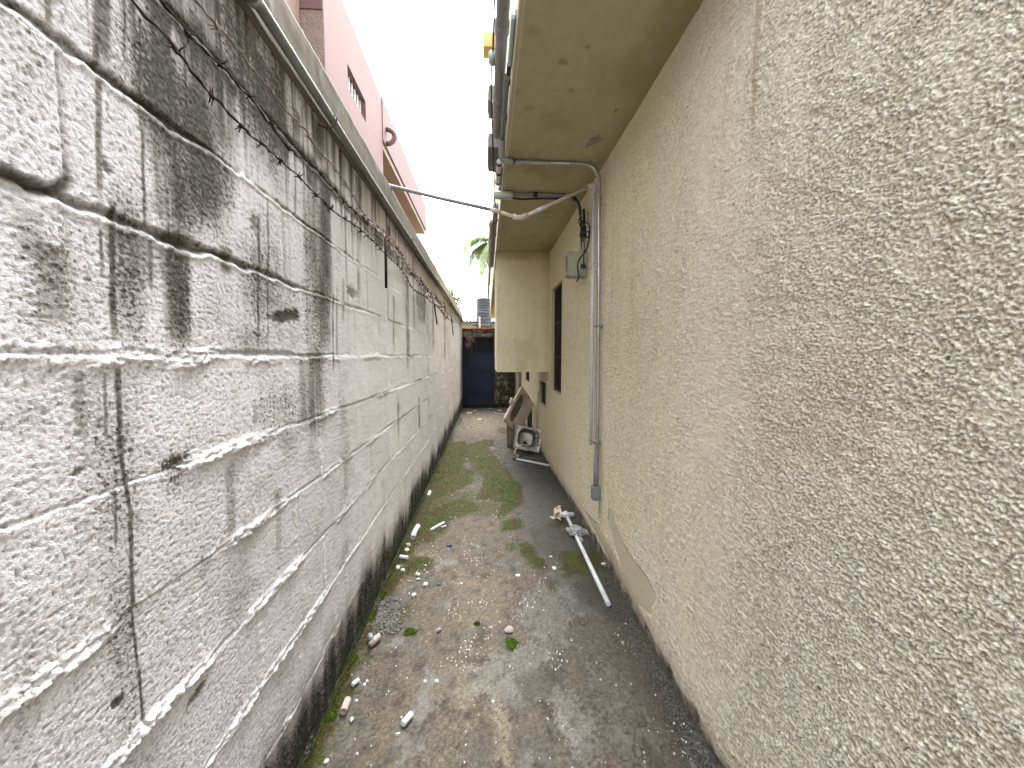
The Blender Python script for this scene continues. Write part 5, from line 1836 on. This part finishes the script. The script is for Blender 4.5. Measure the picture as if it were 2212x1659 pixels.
stone(C7, 820, 662, .024, M['blackplastic'], 'flat black plastic scrap in the middle of the path', 'plastic_scrap', 'plastic scrap', 'black scraps on the path', 20, .4)
stone(B, 130, 482, .022, M['blackplastic'], 'black plastic scrap on the grey cement strip left of the splintered wood', 'plastic_scrap', 'plastic scrap', 'black scraps on the path', 21, .45)
stone(C7, 730, 1003, .013, M['blackplastic'], 'small dark pebble right of the lone white plaster lump', 'pebble', 'pebble', 'black scraps on the path', 22, .4)
# dry leaves and paper near the gate
for i, (x, y, r, lab) in enumerate(((330, 190, .05, 'pale crumpled scrap at the foot of the gate'), (270, 215, .07, 'wide pale leaf scrap near the corner of the gate and block wall'), (380, 285, .045, 'flat pale scrap lying midway before the gate'),
                                    (600, 188, .06, 'thin pale scrap in front of the stone wall'))):
    c = Q(x, y, Z=.0)
    crumple('dry_leaf', (c.x, c.y, .012), (r * 1.3, r * 1.6, .014), 60 + i, M['wood'], lab, 'scrap', sub=3, group='pale scraps near the gate')
tag(tube('cord', smooth_path([P(1009, 885, Y=11.0), P(1040, 884, Y=11.05), P(1060, 883, Y=11.0), P(1066, 886, Y=10.9), P(1070, 892, Z=.01), P(1082, 893, Z=.01), P(1094, 894, Z=.01)], 5), .008, M['pvc_white'], None, 6), 'white cord trailing along the foot of the gate onto the path', 'cord')

# hanging dead creeper by the gate
bm = bmesh.new()
rg = random.Random(14)
c = P(1008, 745, Y=10.9)
for i in range(46):
    p = c + Vector((rg.uniform(-.06, .06), rg.uniform(-.1, .1), rg.uniform(.0, .38)))
    pts = [p]
    d = Vector((rg.uniform(-.1, .6), rg.uniform(-.3, .3), rg.uniform(-1, -.1))).normalized()
    for k in range(5):
        d = (d + Vector((rg.uniform(-.3, .45), rg.uniform(-.3, .3), rg.uniform(-.5, .4)))).normalized()
        pts.append(pts[-1] + d * rg.uniform(.03, .08))
    bm_tube(bm, pts, [.005, .0045, .004, .003, .0025, .0015], 4)
tag(flush(bm, 'dead_creeper', M['twig']), 'dead brown creeper hanging from the wall corner over the gate', 'creeper')

# ------------------------------------------------------------------ fine scatter: paint chips, grit, moss
bm = bmesh.new()
rg = random.Random(77)
def chip(x, y, r):
    a0 = rg.uniform(0, 6.28)
    n = rg.choice((4, 5, 6))
    h = r * rg.uniform(.25, .7)
    ring = [(x + r * rg.uniform(.6, 1.2) * math.cos(a0 + 6.283 * k / n), y + r * rg.uniform(.6, 1.2) * math.sin(a0 + 6.283 * k / n)) for k in range(n)]
    lo = [bm.verts.new((a_, b_, .0005)) for a_, b_ in ring]
    hi_ = [bm.verts.new((x + (a_ - x) * .8, y + (b_ - y) * .8, .003 + h * rg.uniform(.7, 1.2))) for a_, b_ in ring]
    for k in range(n):
        bm.faces.new((lo[k], lo[(k + 1) % n], hi_[(k + 1) % n], hi_[k]))
    bm.faces.new(hi_)
centres = [(rg.uniform(XL + .1, XR - .1), rg.uniform(1.2, 5)) for _ in range(16)]
clus = [Q(x, y, Z=0, s=C7) for x, y in ((600, 860), (1100, 935), (960, 755), (1070, 780), (675, 665), (850, 1225), (1100, 1180), (520, 630), (350, 960), (1195, 390), (400, 1250), (495, 950))] + \
       [Q(x, y, Z=0, s=D) for x, y in ((850, 385), (815, 430), (920, 155), (940, 300), (1270, 410), (330, 540), (1150, 170), (1890, 800), (1860, 840), (1600, 330))]
for i in range(1100):
    m_ = rg.random()
    if m_ < .35:
        c = rg.choice(clus); x, y = rg.gauss(c.x, .035), rg.gauss(c.y, .045)
    elif m_ < .5:
        c = rg.choice(centres); x, y = rg.gauss(c[0], .14), rg.gauss(c[1], .2)
    else:
        x, y = rg.uniform(XL + .04, XR - .03), 1.2 + 5.5 * rg.random() ** 1.4
    if not (XL + .03 < x < XR - .02): continue
    chip(x, y, (.0010 + .0052 * rg.random() ** 2.2) * (1 + .9 * (rg.random() < .05)) * (.7 + .3 * min(1, y / 2)))
tag(flush(bm, 'paint_chips', M['chip']), 'scatter of white paint chips and lime crumbs over the path', 'paint chips', kind='stuff')

bm = bmesh.new()
for i in range(2600):
    if rg.random() < .75:
        x, y = XR - .02 - abs(rg.gauss(0, .05)), 1.1 + 2.2 * rg.random() ** 1.5
    else:
        x, y = XR - .02 - abs(rg.gauss(0, .04)), rg.uniform(1.1, 6)
    chip(x, y, rg.uniform(.0015, .0045))
c = Q(285, 1270, Z=0, s=C7)
for i in range(420):
    q_ = Q(rg.uniform(180, 390), rg.uniform(1110, 1430), Z=0, s=C7)
    chip(q_.x, q_.y, rg.uniform(.003, .009))
tag(flush(bm, 'grit', M['grit']), 'grey grit gathered along the foot of the house and in the broken patch', 'grit', kind='stuff')


def moss_tuft(name, cx_, cy_, rx, ry, h, n, label, seed, kind=None):
    bm = bmesh.new()
    rg = random.Random(seed)
    for i in range(n):
        a_ = rg.uniform(0, 6.283); rr_ = rg.random() ** .5
        rr_ *= .8 + .2 * math.sin(a_ * 3 + seed) + .1 * math.sin(a_ * 7)
        x, y = cx_ + rx * rr_ * math.cos(a_), cy_ + ry * rr_ * math.sin(a_)
        z = h * (1 - rr_ ** 2) * rg.uniform(.3, 1)
        s = rg.uniform(.004, .009)
        leafmesh(bm, Vector((x, y, z + .002)), s, 0, rg)
    bmesh.ops.create_icosphere(bm, subdivisions=2, radius=1, matrix=Matrix.Translation((cx_, cy_, 0)) @ Matrix.Diagonal((rx * .75, ry * .75, h * .7, 1)))
    o = flush(bm, name, M['moss'])
    return tag(o, label, 'moss', 'green moss tufts on the path', kind)


for i, (s, x, y, rx, ry, h, lab) in enumerate(((D, 1062, 355, .036, .048, .020, 'largest bright green moss tuft in the middle of the path'), (D, 570, 295, .040, .030, .014, 'round green moss tuft beside the broken rubble patch'),
                                        (D, 190, 700, .028, .05, .018, 'green moss tuft at the foot of the block wall nearest the camera'), (D, 895, 256, .018, .014, .008, 'tiny yellow green moss tuft in the middle of the path'),
                                        (C7, 240, 1105, .02, .05, .014, 'green moss tuft at the wall foot above the rubble patch'), (C7, 150, 1280, .02, .06, .014, 'green moss tuft at the wall foot left of the rubble patch'),
                                        (D, 300, 430, .018, .04, .013, 'narrow green moss tuft at the wall foot below the pinkish pipe fragment'))):
    c = Q(x, y, Z=0, s=s)
    moss_tuft('moss_tuft', c.x, c.y, rx, ry, h, 900, lab, i + 1)
# loose moss cover following the wall foot and the right edge of the big mossy area
bm = bmesh.new()
rg = random.Random(9)
MX, MY, MM, MG = MOSS[0]
prob = (np.clip(MM - .35, 0, 1) * (MY > 1.2) * (MY < 7.5)) * np.gradient(MY, axis=0) * (.25 + .75 * MG)
cum = np.cumsum(prob.ravel() / prob.sum())
rs2 = np.random.RandomState(12)
for i_ in np.searchsorted(cum, rs2.rand(34000)):
    i_ = min(i_, cum.size - 1)
    x, y = MX.flat[i_] + rs2.uniform(-.003, .003), MY.flat[i_] + rs2.uniform(-.006, .006)
    leafmesh(bm, Vector((x, y, .006 + .007 * rs2.rand())), rg.uniform(.003, .0085), 0, rg)
for i in range(4500):
    y = 1.2 + 5.5 * rg.random() ** 1.3
    x = XL + .008 + abs(rg.gauss(0, .02)) * (1 + .5 * math.sin(y * 3))
    if math.sin(y * 5.3) + math.sin(y * 11.1 + 1) < -.4: continue
    leafmesh(bm, Vector((x, y, .006 + .008 * rg.random())), rg.uniform(.004, .011), 0, rg)
M['moss_low'] = surf('low_moss', .95, 60, .35, 0, .001, 200, col=(.054, .080, .002), col2=(.038, .033, .0015), scale2=5)
tag(flush(bm, 'moss_cover', M['moss_low']), 'low green moss creeping along the wall foot and over the mossy path', 'moss', kind='stuff')
